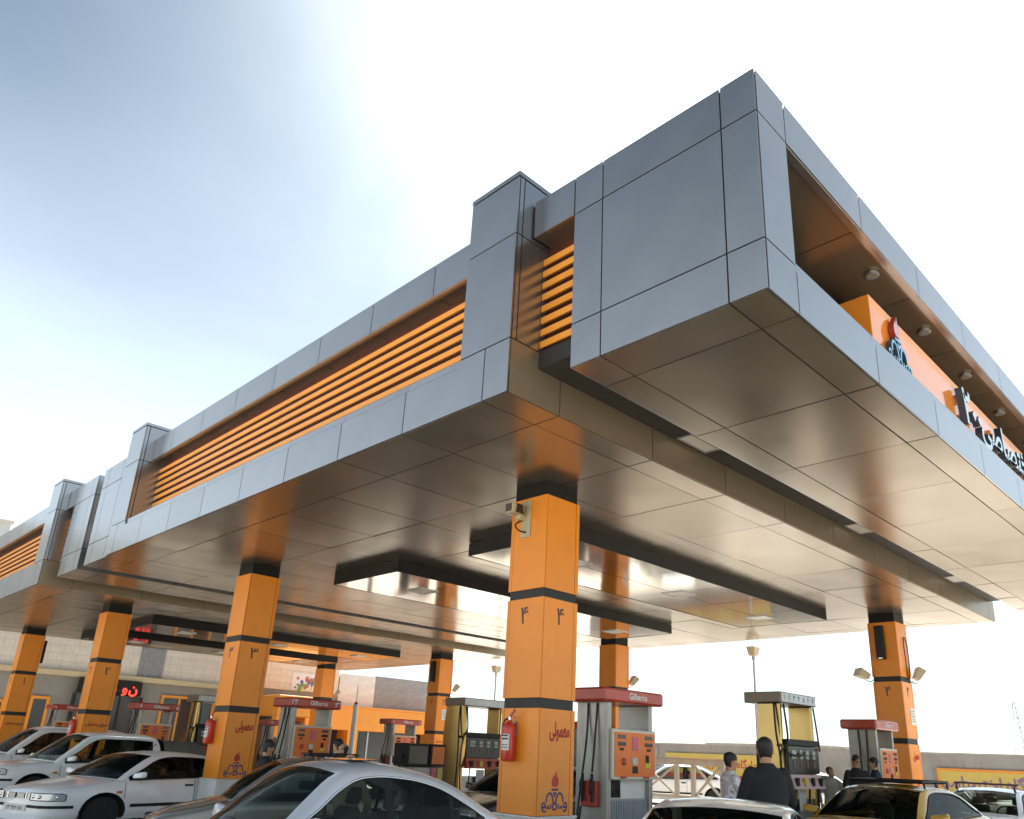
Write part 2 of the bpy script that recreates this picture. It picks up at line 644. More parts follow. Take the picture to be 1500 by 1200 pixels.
def drop_box(parent, x0, x1, y0, y1):
    zb, zt = HM-.25, HM-.002
    t = .02
    MB().box(x0, x1, y0, y0+t, zb, zt).build('box_side', BLACK, parent)
    MB().box(x0, x1, y1-t, y1, zb, zt).build('box_side', BLACK, parent)
    MB().box(x0, x0+t, y0+t, y1-t, zb, zt).build('box_side', BLACK, parent)
    MB().box(x1-t, x1, y0+t, y1-t, zb, zt).build('box_side', BLACK, parent)
    MB().box(x0+t, x1-t, y0+t, y1-t, zb+.03, zb+.05).build('box_tray', DARK, parent)
    xs = [x0+t]+[x0+(x1-x0)*i/6 for i in range(1, 6)]+[x1-t]
    ym = (y0+y1)/2
    for a, b in zip(xs, xs[1:]):
        for c, d in ((y0+t, ym), (ym, y1-t)):
            panel(parent, a, b, c, d, zb+.004, zb+.02, SHINY, 'box_panel', jitter=0.003)
    for x in (5.4, 8.9, 12.5):
        light_fitting(parent, x, ym, zb+.003, 0.24)


def block(parent, y0, y1, sign=False, x1=17.1, near=True):
    """full-height clad end block beside a canopy; near: outer long face looks to -Y"""
    t = 0.02
    ysb = [y0, y0+.385, y1-.42, y1] if near else [y0, y0+.42, y1-.385, y1]
    xs = [0.0] + [0.58+1.81*i for i in range(9)] + [x1-.5, x1]
    zz = [HB, H3, H2, H1]
    # short end faces
    for (a, b) in ((0.0, t), (x1-t, x1)):
        for c, d in zip(ysb, ysb[1:]):
            for e, f in zip(zz, zz[1:]):
                panel(parent, a, b, c, d, e, f)
    # soffit
    for a, b in zip(xs, xs[1:]):
        for c, d in zip(ysb, ysb[1:]):
            panel(parent, a+(t if a == 0 else 0), b-(t if b == x1 else 0), c+t*(c == y0), d-t*(d == y1), HB+.001, HB+t, SOFFIT, 'soffit_panel', jitter=0.0028)
    # long faces
    for k, (c, d) in enumerate(((y0, y0+t), (y1-t, y1))):
        is_open = sign and k == 0
        for a, b in zip(xs, xs[1:]):
            aa, bb = a+(t if a == 0 else 0), b-(t if b == x1 else 0)
            for e, f in zip(zz, zz[1:]):
                if is_open and e == H3 and a > 0.01 and b < x1-.01:
                    continue
                top = f
                if is_open and e == HB and a > 0.01 and b < x1-.01:
                    top = 5.99
                panel(parent, aa, bb, c, d, e, top)
    if not sign:
        MB().box(t+.002, x1-t-.002, y0+t+.002, y1-t-.002, HB+t+.002, H1-.03).build('block_frame', DARK, parent)
        return
    # carcass round a recess that holds the sign
    r = y0+1.45
    MB().box(t+.002, x1-t-.002, y0+t+.002, y1-t-.002, HB+t+.002, 5.97).build('block_frame', DARK, parent)
    MB().box(t+.002, x1-t-.002, r+.03, y1-t-.002, 5.972, H1-.03).build('block_frame', DARK, parent)
    MB().box(t+.002, x1-t-.002, y0+t+.002, r+.028, H2+.06, H1-.03).build('block_frame', DARK, parent)
    for a, b in ((t+.002, .56), (x1-.48, x1-t-.002)):
        MB().box(a, b, y0+t+.002, r+.028, 5.972, H2+.058).build('block_frame', DARK, parent)
    for a, b in zip(xs[1:], xs[2:-1]):
        panel(parent, a, b, r, r+.02, 6.0, H2+.03, SOFFIT, 'recess_back')
        panel(parent, a, b, y0+.1, r, H2+.035, H2+.055, SOFFIT, 'recess_ceiling')
        MB().box(a+.003, b-.003, y0+.035, r, 5.985, 6.12).build('recess_sill', SILVER, parent)
    MB().box(.58, x1-.5, y0+t, y0+.1, H2, H2+.05).build('band_lip', SILVER, parent)
    for a, b in ((.56, .58), (x1-.5, x1-.48)):
        MB().box(a, b, y0+.004, r, 6.12, H2).build('recess_jamb', SILVER, parent)
    for x in [3.34, 5.16, 6.93, 8.72, 10.5, 12.3, 14.1]:
        o = MB().lathe([(.07, 0), (.085, .004), (.085, .014), (.065, .024), (.065, .045)], (x, y0+.27, H2-.006), n=18).build('downlight', GREYMET, parent)
        MB().lathe([(.06, 0), (.06, .012)], (x, y0+.27, H2-.008), n=14).build('lamp_glass', mat('dim_lens', (.20, .18, .15), .3), o)


def slot(parent, y0, y1):
    """recessed strip between an end block and the canopy: slats, ledge, dark ceiling, lights"""
    t = .02
    MB().box(.2, PX1-.5, y0+.001, y1-.001, 5.81, HS).build('slot_ledge', BAND, parent)
    MB().box(.5, PX1-.8, y0+.01, y1-.01, HS+.001, H2+.08).build('slot_core', DARK, parent)
    for sgn, xa in ((1, 0.0), (-1, 17.1)):
        f0, f1 = (xa, xa+t) if sgn > 0 else (xa-t, xa)
        panel(parent, f0, f1, y0, y1-.02, H2, H1)
        q0, q1 = (xa+t, xa+.6) if sgn > 0 else (xa-.6, xa-t)
        MB().box(q0, q1, y0+.003, y1-.025, H2+.02, H2+.04).build('band_underside', SOFFIT, parent)
        MB().box(q0, q1, y0+.003, y1-.025, H2+.042, H1-.02).build('band_frame', DARK, parent)
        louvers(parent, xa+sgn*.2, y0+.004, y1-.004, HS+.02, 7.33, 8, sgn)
    for x in (3.2, 8.5, 13.7):
        light_fitting(parent, x, y1-.2, 5.809, 0.33, .1)


canopy = thing('canopy', 'silver panelled fuel canopy in the foreground with orange louvres and a sign recess', 'canopy', (0, 0, 0))
main_canopy(canopy, 2.99, 15.87)
block(canopy, 0, 2.31, sign=True)
slot(canopy, 2.312, 2.99)
block(canopy, 16.5, 18.3, near=False)
slot(canopy, 15.872, 16.498)
canopy2 = thing('canopy', 'second silver panelled canopy behind the first, cut by the left edge', 'canopy', (0, 0, 0))
main_canopy(canopy2, 21.12, 34.0)
block(canopy2, 18.8, 20.45)
slot(canopy2, 20.452, 21.12)


# ------------------------------------------------------------------ emblem
def emblem(parent, mw, s, blue, red, th=0.002):
    """torch flame over a cup and a row of calligraphic loops; s = total height, origin at bottom centre"""
    def ribbon(mb, pts, w):
        pts = [Vector((p[0], p[1], 0)) for p in pts]
        out = []
        for i in range(len(pts)-1):
            p0 = pts[max(i-1, 0)]; p1 = pts[i]; p2 = pts[i+1]; p3 = pts[min(i+2, len(pts)-1)]
            for k in range(4):
                q = k/4
                out.append(0.5*((2*p1)+(p2-p0)*q+(2*p0-5*p1+4*p2-p3)*q*q+(3*p1-p0-3*p2+p3)*q**3))
        out.append(pts[-1])
        L, Rr = [], []
        for i, p in enumerate(out):
            d = (out[min(i+1, len(out)-1)]-out[max(i-1, 0)]).normalized()
            n = Vector((-d.y, d.x, 0))*w/2
            L.append(p+n)
            Rr.append(p-n)
        z = Vector((0, 0, th/s))
        mb.grid([L, Rr]); mb.grid([[p+z for p in L], [p+z for p in Rr]])
        mb.grid([L, [p+z for p in L]]); mb.grid([Rr, [p+z for p in Rr]])

    def poly(mb, pts):
        mb.hexa([(x, y, 0) for x, y in pts], [(x, y, th/s) for x, y in pts])
    S = mw @ Matrix.Diagonal((s, s, s, 1))
    m = MB()
    circ = lambda cx, cy, r, a0=0, a1=360, n=9: [(cx+r*math.cos(R(a0+(a1-a0)*i/n)), cy+r*math.sin(R(a0+(a1-a0)*i/n))) for i in range(n+1)]
    ribbon(m, circ(0, .13, .075, 0, 360, 12), .045)
    for sg in (-1, 1):
        # arch springing from the centre stem and curling down to the outer loop
        ribbon(m, [(sg*.045, .20), (sg*.07, .33), (sg*.13, .43), (sg*.21, .445), (sg*.275, .39), (sg*.305, .30), (sg*.305, .24)], .05)
        ribbon(m, [(sg*x, y) for x, y in circ(.40, .165, .055, 0, 360, 10)], .042)
        ribbon(m, [(sg*.452, .15), (sg*.45, .07), (sg*.39, .02), (sg*.32, .03)], .042)
        ribbon(m, [(sg*.345, .15), (sg*.30, .10), (sg*.25, .11), (sg*.235, .17)], .036)
        ribbon(m, [(sg*.24, .11), (sg*.19, .09), (sg*.15, .12), (sg*.14, .19)], .036)
    poly(m, [(-.075, .47), (0, .34), (.075, .47)])
    poly(m, [(-.125, .51), (.125, .51), (.125, .56), (-.125, .56)])
    m.build('emblem', blue, parent, mw=S)
    f = MB()
    poly(f, [(-.07, .60), (.07, .60), (.125, .68), (.125, .78), (.085, .86), (.07, .80), (.035, 1.0), (-.015, .84), (-.05, .90), (-.09, .82), (-.125, .75), (-.12, .66)])
    f.build('emblem_flame', red, parent, mw=S)


# ------------------------------------------------------------------ roof sign
SIGNO = mat('sign_orange', (0.84, 0.27, 0.03), 0.10, coat=.6, spec=.8)
signbox = thing('sign', 'orange box sign with raised letters and emblem inside the canopy recess', 'sign', (3.15, .28, 6.12))
signbox['_w'] = 1
MB().box(3.15, 15.9, .28, 1.0, 6.13, 7.13).build('sign_box', SIGNO, signbox, bevel=.006)
bpy.context.view_layer.update()
emblem(signbox, face_my(3.78, .27, 6.30), 0.78, EMBLUE, mat('flame_reflection', (.55, .22, .20), .15, coat=.6), th=.07)  # flame face paled: its glossy reflection is painted into the colour
for s_, x_, sz, al in (('۲', 6.28, .80, 1), ('۰', 6.58, .8, 1), ('۰', 6.83, .8, 1), (TXT['ekhtesasi'], 8.25, .68, 1), (TXT['jaygah'], 10.8, .68, 1)):
    text(s_, LETTER, signbox, face_my(x_, .2, 6.66), sz, extrude=.05, name='sign_letter', weight=.012)
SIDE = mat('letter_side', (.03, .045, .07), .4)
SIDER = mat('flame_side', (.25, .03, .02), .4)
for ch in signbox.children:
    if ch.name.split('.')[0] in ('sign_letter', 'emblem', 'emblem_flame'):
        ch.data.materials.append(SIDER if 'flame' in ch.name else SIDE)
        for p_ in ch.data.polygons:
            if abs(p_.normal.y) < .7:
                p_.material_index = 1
signbox['_w'] = 0

# ------------------------------------------------------------------ columns
QX, QY, W = 2.069, 4.598, 0.70
SX, SY = 12.67, 9.05


def column(x, y, num, grade, label, front=True):
    c = thing('column', label, 'column', (x+W/2, y+W/2, 0), 0, 'orange canopy columns')
    h = W/2
    MB().box(-h-.03, h+.03, -h-.03, h+.03, 0.15, .89).build('base', WHITE, c, bevel=.008)
    MB().box(-h-.045, h+.045, -h-.045, h+.045, .875, .905).build('base_cap', WHITE, c, bevel=.006)
    MB().box(-h+.03, h-.03, -h+.03, h-.03, .9, HM-.002).build('collar', COLLAR, c)
    for z0, z1 in ((.91, 2.205), (2.335, 3.665), (3.79, 5.131)):
        MB().box(-h+.015, h-.015, -h+.015, h-.015, z0, z1).build('column_core', DARK, c)
        t = .02
        MB().box(-h, -h+t, -h, h-.06, z0, z1).build('cladding_panel', ORANGE, c, bevel=.002)
        MB().box(-h+t+.009, h-.078, -h, -h+t, z0, z1).build('cladding_panel', ORANGE, c, bevel=.002)
        MB().box(h-.069, h, -h, -h+t, z0, z1).build('cladding_edge', ORANGE, c)
        MB().box(h-t, h, -h+t, h, z0, z1).build('cladding_panel', ORANGE, c, bevel=.002)
        MB().box(-h, h-t-.004, h-t, h, z0, z1).build('cladding_panel', ORANGE, c, bevel=.002)
        MB().box(-h, -h+t, h-.054, h-t-.004, z0, z1).build('cladding_edge', ORANGE, c)
    MB().box(-h+.02, h-.02, -h+.02, h-.02, 2.206, 2.334).build('band', BAND, c)
    MB().box(-h+.02, h-.02, -h+.02, h-.02, 3.666, 3.789).build('band', BAND, c)
    text(num, TXTDK, c, face_my(0.0, -h-.002, 3.42), .33, .0015, weight=.002, name='numeral')
    text(num, TXTDK, c, face_mx(-h-.002, .0, 3.42), .33, .0015, weight=.002, name='numeral')
    if grade == 1:
        text(TXT['mamuli'], TXTRED, c, face_my(.06, -h-.002, 1.94), .25, .0015, weight=.008, sx=.50)
    else:
        text(TXT['mamuli'], TXTRED, c, face_my(-.12, -h-.002, 1.94), .15, .0015, weight=.003, sx=.7)
        text('- '+'', TXTDK, c, face_my(.08, -h-.002, 1.93), .15, .0015, weight=.003)
        text(TXT['super'], TXTDK, c, face_my(.20, -h-.002, 1.94), .15, .0015, weight=.003, sx=.8)
    emblem(c, face_my(-.0, -h-.002, .95), .50, TXTBLUE, FLAMERED)
    return c


COLUMNS = {}
NUMS = '۴۳۲۱'
YS = [QY, QY+8.99, QY+18.145, QY+27.15]
lab_f = ['orange clad column nearest the camera numbered four with a red extinguisher on it',
         'orange column numbered three, second in the front row, white base beside the white saloon',
         'orange column numbered two in the front row behind the white pickup',
         'orange column numbered one at the left edge of the photo']
lab_b = ['orange column at the far right with a dark speaker and two floodlights',
         'orange back row column rising behind the nearest red topped pump',
         'orange back row column left of the steel pump, numbered two',
         'small far orange column behind the pump numbered twenty four']
for i in range(4):
    COLUMNS[i, 0] = column(QX, YS[i], NUMS[i], 1 if i < 2 else 2, lab_f[i])
    COLUMNS[i, 1] = column(QX+SX, YS[i], NUMS[i], 1 if i < 2 else 2, lab_b[i])

# ------------------------------------------------------------------ pump islands
for yy in (QY-.25, YS[1]-.25, YS[2]-.25, YS[3]-.25):
    o = MB().box(1.3, 16.3, yy-.12, yy+1.28, 0.001, .15).build('pump_island', KERB, bevel=.02)
    tag(o, kind='structure')


# ------------------------------------------------------------------ pumps
PUMPGREY = mat('pump_grey', (0.40, 0.385, 0.36), 0.42, 0.5, var=0.1, scale=4, rand=0.06, dirt=.3)
PUMPORANGE = mat('pump_orange', (0.86, 0.20, 0.025), 0.35, var=0.05)
IVORY = mat('ivory_frame', (0.68, 0.64, 0.52), 0.45)
RIB = mat('ribbed_sheet', (0.33, 0.36, 0.41), 0.4, 0.6, var=0.1)


def red_pump(loc, label, nums, sx=1.0, sz=1.0, hose=True):
    """fuel pump with a red top, two thin side piers, orange display board; front looks to -Y"""
    p = thing('fuel_pump', label, 'fuel pump', loc, 0, 'red topped fuel pumps')
    B = .15
    top = MB().box(-.73*sx, .75*sx, -.08, .72, 2.42, 2.62).build('top_sign', REDP, p, bevel=.03)
    text('Gilbarco', TXTWHITE, top, face_my(.08*sx, -.083, 2.52), .13, .001, weight=.002)
    if nums:
      text(nums[0], TXTWHITE, top, face_my(-.6*sx, -.083, 2.52), .16, .001, name='numeral', weight=.004)
      text(nums[1], TXTWHITE, top, face_my(.64*sx, -.083, 2.52), .16, .001, name='numeral', weight=.004)
    for s in (-1, 1):
        a, b = sorted((s*.55*sx, s*.46*sx))
        MB().box(a, b, .0, .62, B, 2.42).build('pier', PUMPGREY, p, bevel=.012)
    MB().box(-.458*sx, .458*sx, .06, .56, B, 1.06).build('cabinet', PUMPGREY, p)
    n = 17
    for i in range(n):
        x = -.455*sx+.91*sx*i/n
        MB().box(x+.006, x+.91*sx/n-.006, .035, .06, B+.04, 1.04).build('door_rib', RIB, p)
    MB().box(-.458*sx, .458*sx, .08, .54, 1.062, 1.33).build('valve_box', WHITE, p)
    MB().box(-.40*sx, -.18*sx, .055, .079, 1.08, 1.32).build('recess_panel', GLASSDK, p)
    # display head, open above so that the background shows between the piers
    MB().box(-.50*sx, .56*sx, -.05, .5, 1.33, 2.04).build('display_head', IVORY, p, bevel=.012)
    d = MB().box(-.455*sx, .515*sx, -.062, -.051, 1.375, 1.995).build('display_board', PUMPORANGE, p)
    for x in (-.30, .36):
        for z in (1.93, 1.83):
            MB().box((x-.09)*sx, (x+.09)*sx, -.07, -.0625, z-.028, z+.028).build('digit_window', GLASSDK, d)
        MB().box((x-.045)*sx, (x+.045)*sx, -.07, -.0625, 1.735, 1.775).build('digit_window', GLASSDK, d)
    MB().box(-.05*sx, .085*sx, -.07, -.0625, 1.74, 1.94).build('pink_notice', PINK, d)
    MB().box(-.05*sx, .07*sx, -.072, -.0625, 1.54, 1.64).build('keypad', GREYMET, d)
    MB().box(-.04*sx, .08*sx, -.072, -.0625, 1.42, 1.52).build('keypad', GLASSDK, d)
    MB().box(.26*sx, .40*sx, -.072, -.0625, 1.50, 1.58).build('sticker', YELLOWP, d)
    MB().box(.29*sx, .34*sx, -.085, -.0625, 1.57, 1.68).build('card_slot', GLASSDK, d)
    MB().lathe([(.055, 0), (.055, .01), (.03, .03)], (-.25*sx, -.0625, 1.58), (0, -1, 0), 12).build('stop_button', REDP, d)
    for x in (-.25, .30):
        MB().box((x-.06)*sx, (x+.06)*sx, -.075, -.052, 1.35, 1.375).build('clip', REDP, p)
    # nozzles in red holsters on both ends
    for s in (-1, 1):
        h = MB().box(*sorted((s*.552*sx, s*.63*sx)), .15, .45, .95, 1.3).build('holster', REDP, p, bevel=.015)
        for k, y in enumerate((.2, .38)):
            z = MB()
            z.tube([(s*.66*sx, y, 1.40), (s*.66*sx, y, 1.2), (s*.68*sx, y-.02, 1.02)], .022)
            z.tube([(s*.64*sx, y, 1.36), (s*.72*sx, y, 1.28), (s*.70*sx, y, 1.12)], .012)
            z.build('nozzle', RUBBER, h, smooth=True)
            if hose:
                hz = MB()
                hz.tube([(s*.56*sx, y, 2.40), (s*.60*sx, y, 1.95), (s*.66*sx, y, 1.42)] if k == 0 else
                        [(s*.56*sx, y, 2.40), (s*.62*sx, y-.03, 1.9), (s*.80*sx, y-.1, 1.3), (s*.86*sx, y-.08, .8), (s*.76*sx, y, .62), (s*.69*sx, y, .95)], .017, 6, 5)
                hz.build('hose', RUBBER, p, smooth=True)
    if sz != 1:
        p.scale = (1, 1, sz)
    return p


red_pump((4.45, 4.95, 0), 'large red topped fuel pump with orange board right of the nearest column', '')
red_pump((4.22, 13.92, 0), 'red topped pump numbered twenty four just right of the second column', ('۲۴', '۲۳'), .90, 1.0)
red_pump((13.3, 22.75, 0), 'smaller red topped pump against the orange shop band, left of the steel pump', '۲۱', .98, 1.02)
red_pump((4.05, 22.75, 0), 'red topped pump numbered five between the second and third front columns', '۵۵', .88, 1.0)
red_pump((4.2, 31.85, 0), 'red topped pump numbered eight at the left, by the black display board', '۸۷', .9, 1.03)
red_pump((12.66, 4.33, 0), 'red topped pump beside the far right column, its end lit pale', '۱۱', .86, 1.0)
red_pump((8.3, 22.75, 0), 'low red topped pump half hidden behind the man in black', '۲۰', .85, .9)
red_pump((13.9, 13.92, 0), 'red topped pump seen in the gap right of the nearest column', '', .9, 1.0)


def steel_pump(loc, label, tray, bulge=False, nums='۱۲۳۴۵۶۷'):
    """tall stainless pump: wide side piers, thin top box with a row of numerals, dark display over a nozzle tray"""
    p = thing('fuel_pump', label, 'fuel pump', loc, 0, 'tall stainless fuel pumps')
    B = .15
    top = MB().box(-.76, .76, -.06, .74, 2.77, 2.98).build('top_sign', mat('bronze_cap', (.17, .13, .10), .4, .5), p, bevel=.015)
    m = MB().box(-.72, .73, -.066, -.061, 2.79, 2.96).build('number_strip', GREYMET, top)
    for i, ch in enumerate(nums):
        text(ch, TXTWHITE if tray == 'red' else TXTDK, top, face_my(-.6+1.2*i/(len(nums)-1), -.068, 2.875), .14, .001, name='numeral')
    for s in (-1, 1):
        x0, x1 = sorted((s*.70, s*.60))
        if bulge and s < 0:
            rows = []
            for i in range(9):
                z = B+(2.77-B)*i/8
                w = .34+.07*math.sin(math.pi*max(0, (z-1.2)/1.6))
                rows.append([(x0-.02*math.sin(math.pi*k/6)-.02, .34-w+2*w*k/6, z) for k in range(7)]+[(x1, .34+w, z), (x1, .34-w, z)])
            q = MB()
            q.grid(rows, closed=True)
            q.build('pier', STEEL, p, smooth='auto')
        else:
            MB().box(x0, x1, .0, .50, B, 2.77).build('pier', STEEL, p, bevel=.02)
    MB().box(-.598, .598, .08, .6, B, 1.0).build('cabinet', GREYMET, p)
    MB().box(-.598, .598, .03, .62, 1.44, 2.05).build('display_head', BLACK, p, bevel=.015)
    MB().box(-.60, .74, -.09, .028, 1.98, 2.10).build('head_cap', BLACK, p, bevel=.01)
    f = MB().box(-.56, .70, -.06, .02, 1.47, 1.97).build('display_face', mat('smoked_face', (.045, .042, .038), .2, spec=.6), p)
    for x, w in ((-.36, .09), (-.06, .06), (.20, .06), (.48, .06)):
        MB().box(x-w, x+w, -.07, -.0605, 1.82, 1.9).build('digit_window', mat('lcd', (.42, .42, .38), .3), f)
        MB().box(x-w, x+w, -.07, -.0605, 1.74, 1.80).build('digit_window', MATS['lcd'], f)
        MB().box(x-.028, x+.028, -.068, -.0605, 1.58, 1.72).build('grade_label', mat('dull_bronze', (.2, .1, .06), .5), f)
    tm = REDP if tray == 'red' else mat('pale_pink_tray', (.62, .42, .40), .45)
    tr = MB().hexa([(-.56, -.16, 1.20), (.72, -.16, 1.20), (.72, .03, 1.20), (-.56, .03, 1.20)],
                   [(-.58, -.07, 1.455), (.70, -.07, 1.455), (.70, .03, 1.455), (-.58, .03, 1.455)]).build('nozzle_tray', tm, p)
    for i, x in enumerate((-.42, -.1, .22, .55)):
        MB().box(x-.045, x+.045, -.165, -.12, 1.25, 1.40).build('nozzle_slot', BLACK if i != 1 else YELLOWP, tr)
    MB().box(-.12, .16, .0, .008, .80, 1.17).build('paper_notice', WHITE, p)
    for x in (-.45, .1, .5):
        MB().tube([(x, -.12, 1.22), (x, -.1, 1.0), (x+.05, -.06, .8)], .02).build('nozzle', RUBBER, p, smooth=True)
    def H(pts, r):
        MB().tube(pts, r, 6, 6).build('hose', RUBBER, p, smooth=True)
    H([(-.74, .1, 2.76), (-.78, .06, 2.2), (-.82, -.02, 1.75), (-.80, .0, 1.2), (-.78, .05, .6), (-.7, .02, .35)], .02)
    H([(-.60, -.03, 2.76), (-.57, -.06, 2.3), (-.60, -.08, 2.1), (-.74, -.12, 1.95), (-.78, -.1, 1.4), (-.72, -.1, .5)], .02)
    H([(.66, -.03, 2.76), (.70, -.06, 2.3), (.68, -.1, 1.9)], .018)
    if tray == 'pale':
        H([(-.72, -.05, 1.86), (-.85, -.12, 1.92), (-1.0, -.15, 1.88), (-1.09, -.16, 1.72), (-1.06, -.16, 1.52), (-.95, -.14, 1.40), (-.80, -.1, 1.36)], .018)
        H([(-.78, -.12, 1.86), (-.5, -.16, 1.80), (-.2, -.14, 1.80), (.0, -.10, 1.86)], .018)
    for y, z_ in ((.04, 1.98), (-.1, 1.97)):
        MB().sphere((-.76, y, z_), .035, u=8, v=6).build('swivel', RUBBER, p, smooth=True)
    return p


steel_pump((9.82, 4.93, 0), 'tall steel pump with numeral strip and pale tray behind the man in black', 'pale')
steel_pump((9.25, 13.75, 0), 'tall steel pump with bulging side panel, dark display and red tray', 'red', True, '۱۱  ۱۲')
steel_pump((5.95, 22.8, 0), 'tall steel pump at the left, beside the orange framed shop door', 'red', False, '۱۱  ۱۲')

p = thing('fuel_pump', 'low fuel pump with two black framed displays left of the steel pump', 'fuel pump', (7.3, 13.6, 0))
MB().box(-.6, .6, .02, .55, .15, 1.22).build('cabinet', PUMPGREY, p, bevel=.02)
for a, b, m in ((-.62, .06, mat('smoky_screen', (.16, .12, .09), .15)), (.10, .60, PUMPORANGE)):
    f = MB().box(a, b, -.05, .5, 1.23, 1.76).build('display_case', BLACK, p, bevel=.015)
    MB().box(a+.06, b-.06, -.062, -.0505, 1.29, 1.70).build('screen', m, f)
MB().box(.2, .34, -.01, .018, .7, 1.2).build('notice', PINK, p)
MB().box(.4, .5, -.01, .018, .7, 1.2).build('notice', YELLOWP, p)
for i in range(3):
    MB().box(-.32+.08*i, -.27+.08*i, -.01, .018, 1.14, 1.2).build('button', WHITE, p)
k = MB()
k.tube([(-.62, .1, 1.5), (-.78, .0, 1.25), (-.9, -.05, .9), (-.8, 0, .4)], .02, 6, 5)
k.build('hose', RUBBER, p, smooth=True)


# ------------------------------------------------------------------ fittings on the columns
def extinguisher(x, y, z, label):
    """hung on a face that looks to -X; z is the bottom"""
    e = thing('fire_extinguisher', label, 'fire extinguisher', (x, y, z), 0, 'red extinguishers on the front columns')
    MB().lathe([(.05, 0), (.085, .015), (.09, .03), (.09, .40), (.08, .45), (.045, .485), (.03, .50), (.03, .52)], (-.1, 0, 0), n=20).build('cylinder', mat('extinguisher_red', (.58, .035, .015), .28, coat=.4), e, smooth='auto')
    q = MB()
    for i in range(9):
        a = R(150+80*i/8)
    rows = []
    for z_ in (.14, .34):
        rows.append([(-.1+.0915*math.cos(R(140+90*i/8)), .0915*math.sin(R(140+90*i/8)), z_) for i in range(9)])
    q.grid(rows)
    lb = q.build('label', WHITE, e)
    for k, z_ in enumerate((.31, .27, .2, .17)):
        q = MB()
        q.grid([[(-.1+.0925*math.cos(R(150+70*i/6)), .0925*math.sin(R(150+70*i/6)), zz) for i in range(7)] for zz in (z_, z_+(.022 if k < 2 else .01))])
        q.build('print', TXTDK, lb)
    v = MB().cyl((-.1, 0, .52), (-.1, 0, .56), .022, n=10)
    v.build('valve', CHROME, e)
    hd = MB()
    hd.hexa([(-.11, -.015, .55), (-.09, -.015, .55), (-.09, .02, .55), (-.11, .02, .55)], [(-.11, -.10, .63), (-.09, -.10, .63), (-.09, -.085, .66), (-.11, -.085, .66)])
    hd.box(-.108, -.092, -.09, .0, .545, .56)
    hd.build('handle', REDP, e)
    MB().tube([(-.1, .03, .54), (-.1, .10, .50), (-.1, .125, .38), (-.1, .11, .26), (-.11, .095, .2)], .012, 6, 5).build('hose', RUBBER, e, smooth=True)
    MB().box(-.02, .0, -.05, .05, .3, .5).build('bracket', GREYMET, e)
    return e


extinguisher(QX-.002, 5.03, 1.53, 'fire extinguisher on the nearest column with a white printed label')
extinguisher(QX-.002, YS[1]+.52, 1.56, 'fire extinguisher on the column numbered three')
extinguisher(QX-.002, YS[2]+.52, 1.55, 'fire extinguisher on the column behind the white pickup')
extinguisher(QX-.002, YS[3]+.52, 1.55, 'fire extinguisher at the extreme left edge on the last column')

c = thing('security_camera', 'beige security camera on a back plate high on the nearest column', 'camera', (QX-.002, 5.03, 4.85))
MB().box(-.018, 0, -.13, .06, -.30, .24).build('back_plate', CREAM, c, bevel=.004)
MB().box(-.14, -.02, -.03, .05, -.06, .02).build('arm', CREAM, c, bevel=.008)
h = MB().box(-.30, -.06, -.055, .11, .02, .16).build('housing', CREAM, c, bevel=.018)
MB().box(-.306, -.30, -.03, .09, .035, .145).build('lens_window', GLASSDK, h)
MB().hexa([(-.24, -.075, .02), (-.10, -.075, .02), (-.10, -.057, .02), (-.24, -.057, .02)], [(-.22, -.075, .15), (-.12, -.075, .15), (-.12, -.057, .15), (-.22, -.057, .15)]).build('side_label', GLASSDK, h)
MB().tube([(-.05, .0, -.05), (-.12, .06, -.12), (-.09, .03, -.20), (-.03, -.06, -.24)], .012, 6, 5).build('cable', RUBBER, c, smooth=True)

NBK = [(QX+SX, y) for y in YS]


def floodlight(loc, rz, tilt, label):
    f = thing('floodlight', label, 'floodlight', loc, rz, 'small floodlights on the back columns')
    mw = Matrix.Rotation(tilt, 4, 'Y')
    h = MB().hexa([(.0, -.13, -.05), (.0, .13, -.05), (.0, .13, .09), (.0, -.13, .09)], [(.30, -.16, -.09), (.30, .16, -.09), (.30, .16, .12), (.30, -.16, .12)]).build('housing', CREAM, f, bevel=.01, mw=Matrix.Translation((.16, 0, .04)) @ mw)
    MB().box(.3, .306, -.14, .14, -.07, .1).build('front_glass', LAMP, h, mw=Matrix.Translation((.16, 0, .04)) @ mw)
    MB().tube([(0, 0, 0), (.1, 0, -.05), (.2, 0, -.02)], .014).build('bracket', GREYMET, f)
    return f


bx_, by_ = NBK[0]
floodlight((bx_-.002, by_+W-.03, 3.72), R(140), R(-25), 'floodlight on the left side of the far right column')
floodlight((bx_+W+.002, by_+.05, 3.72), R(-55), R(-60), 'floodlight on the right side of the far right column')
floodlight((NBK[1][0]+W+.002, NBK[1][1]+.1, 3.85), R(-30), R(-55), 'floodlight on the back column above the nearest red pump')
floodlight((NBK[2][0]+W+.002, NBK[2][1]+.1, 3.85), R(-30), R(-55), 'floodlight on the back column left of the steel pump')
floodlight((NBK[3][0]+W+.002, NBK[3][1]+.1, 3.85), R(-30), R(-55), 'floodlight above the pump numbered twenty four')


def speaker(loc, label):
    s = thing('loudspeaker', label, 'loudspeaker', loc, 0, 'narrow loudspeakers on the back columns')
    MB().box(-.12, 0, -.11, .11, -.42, .42).build('housing', BLACK, s, bevel=.02)
    MB().box(-.127, -.121, -.085, .085, -.37, .38).build('grille', RUBBER, s)
    MB().box(-.128, -.1215, -.05, .05, -.405, -.385).build('badge', CHROME, s)
    return s


speaker((bx_-.002, by_+.40, 4.62), 'loudspeaker high on the far right column')
speaker((NBK[2][0]-.002, NBK[2][1]+.35, 4.62), 'loudspeaker high on the back column left of the steel pump')
speaker((QX+W+.122, YS[3]+.2, 4.55), 'loudspeaker behind the leftmost column')


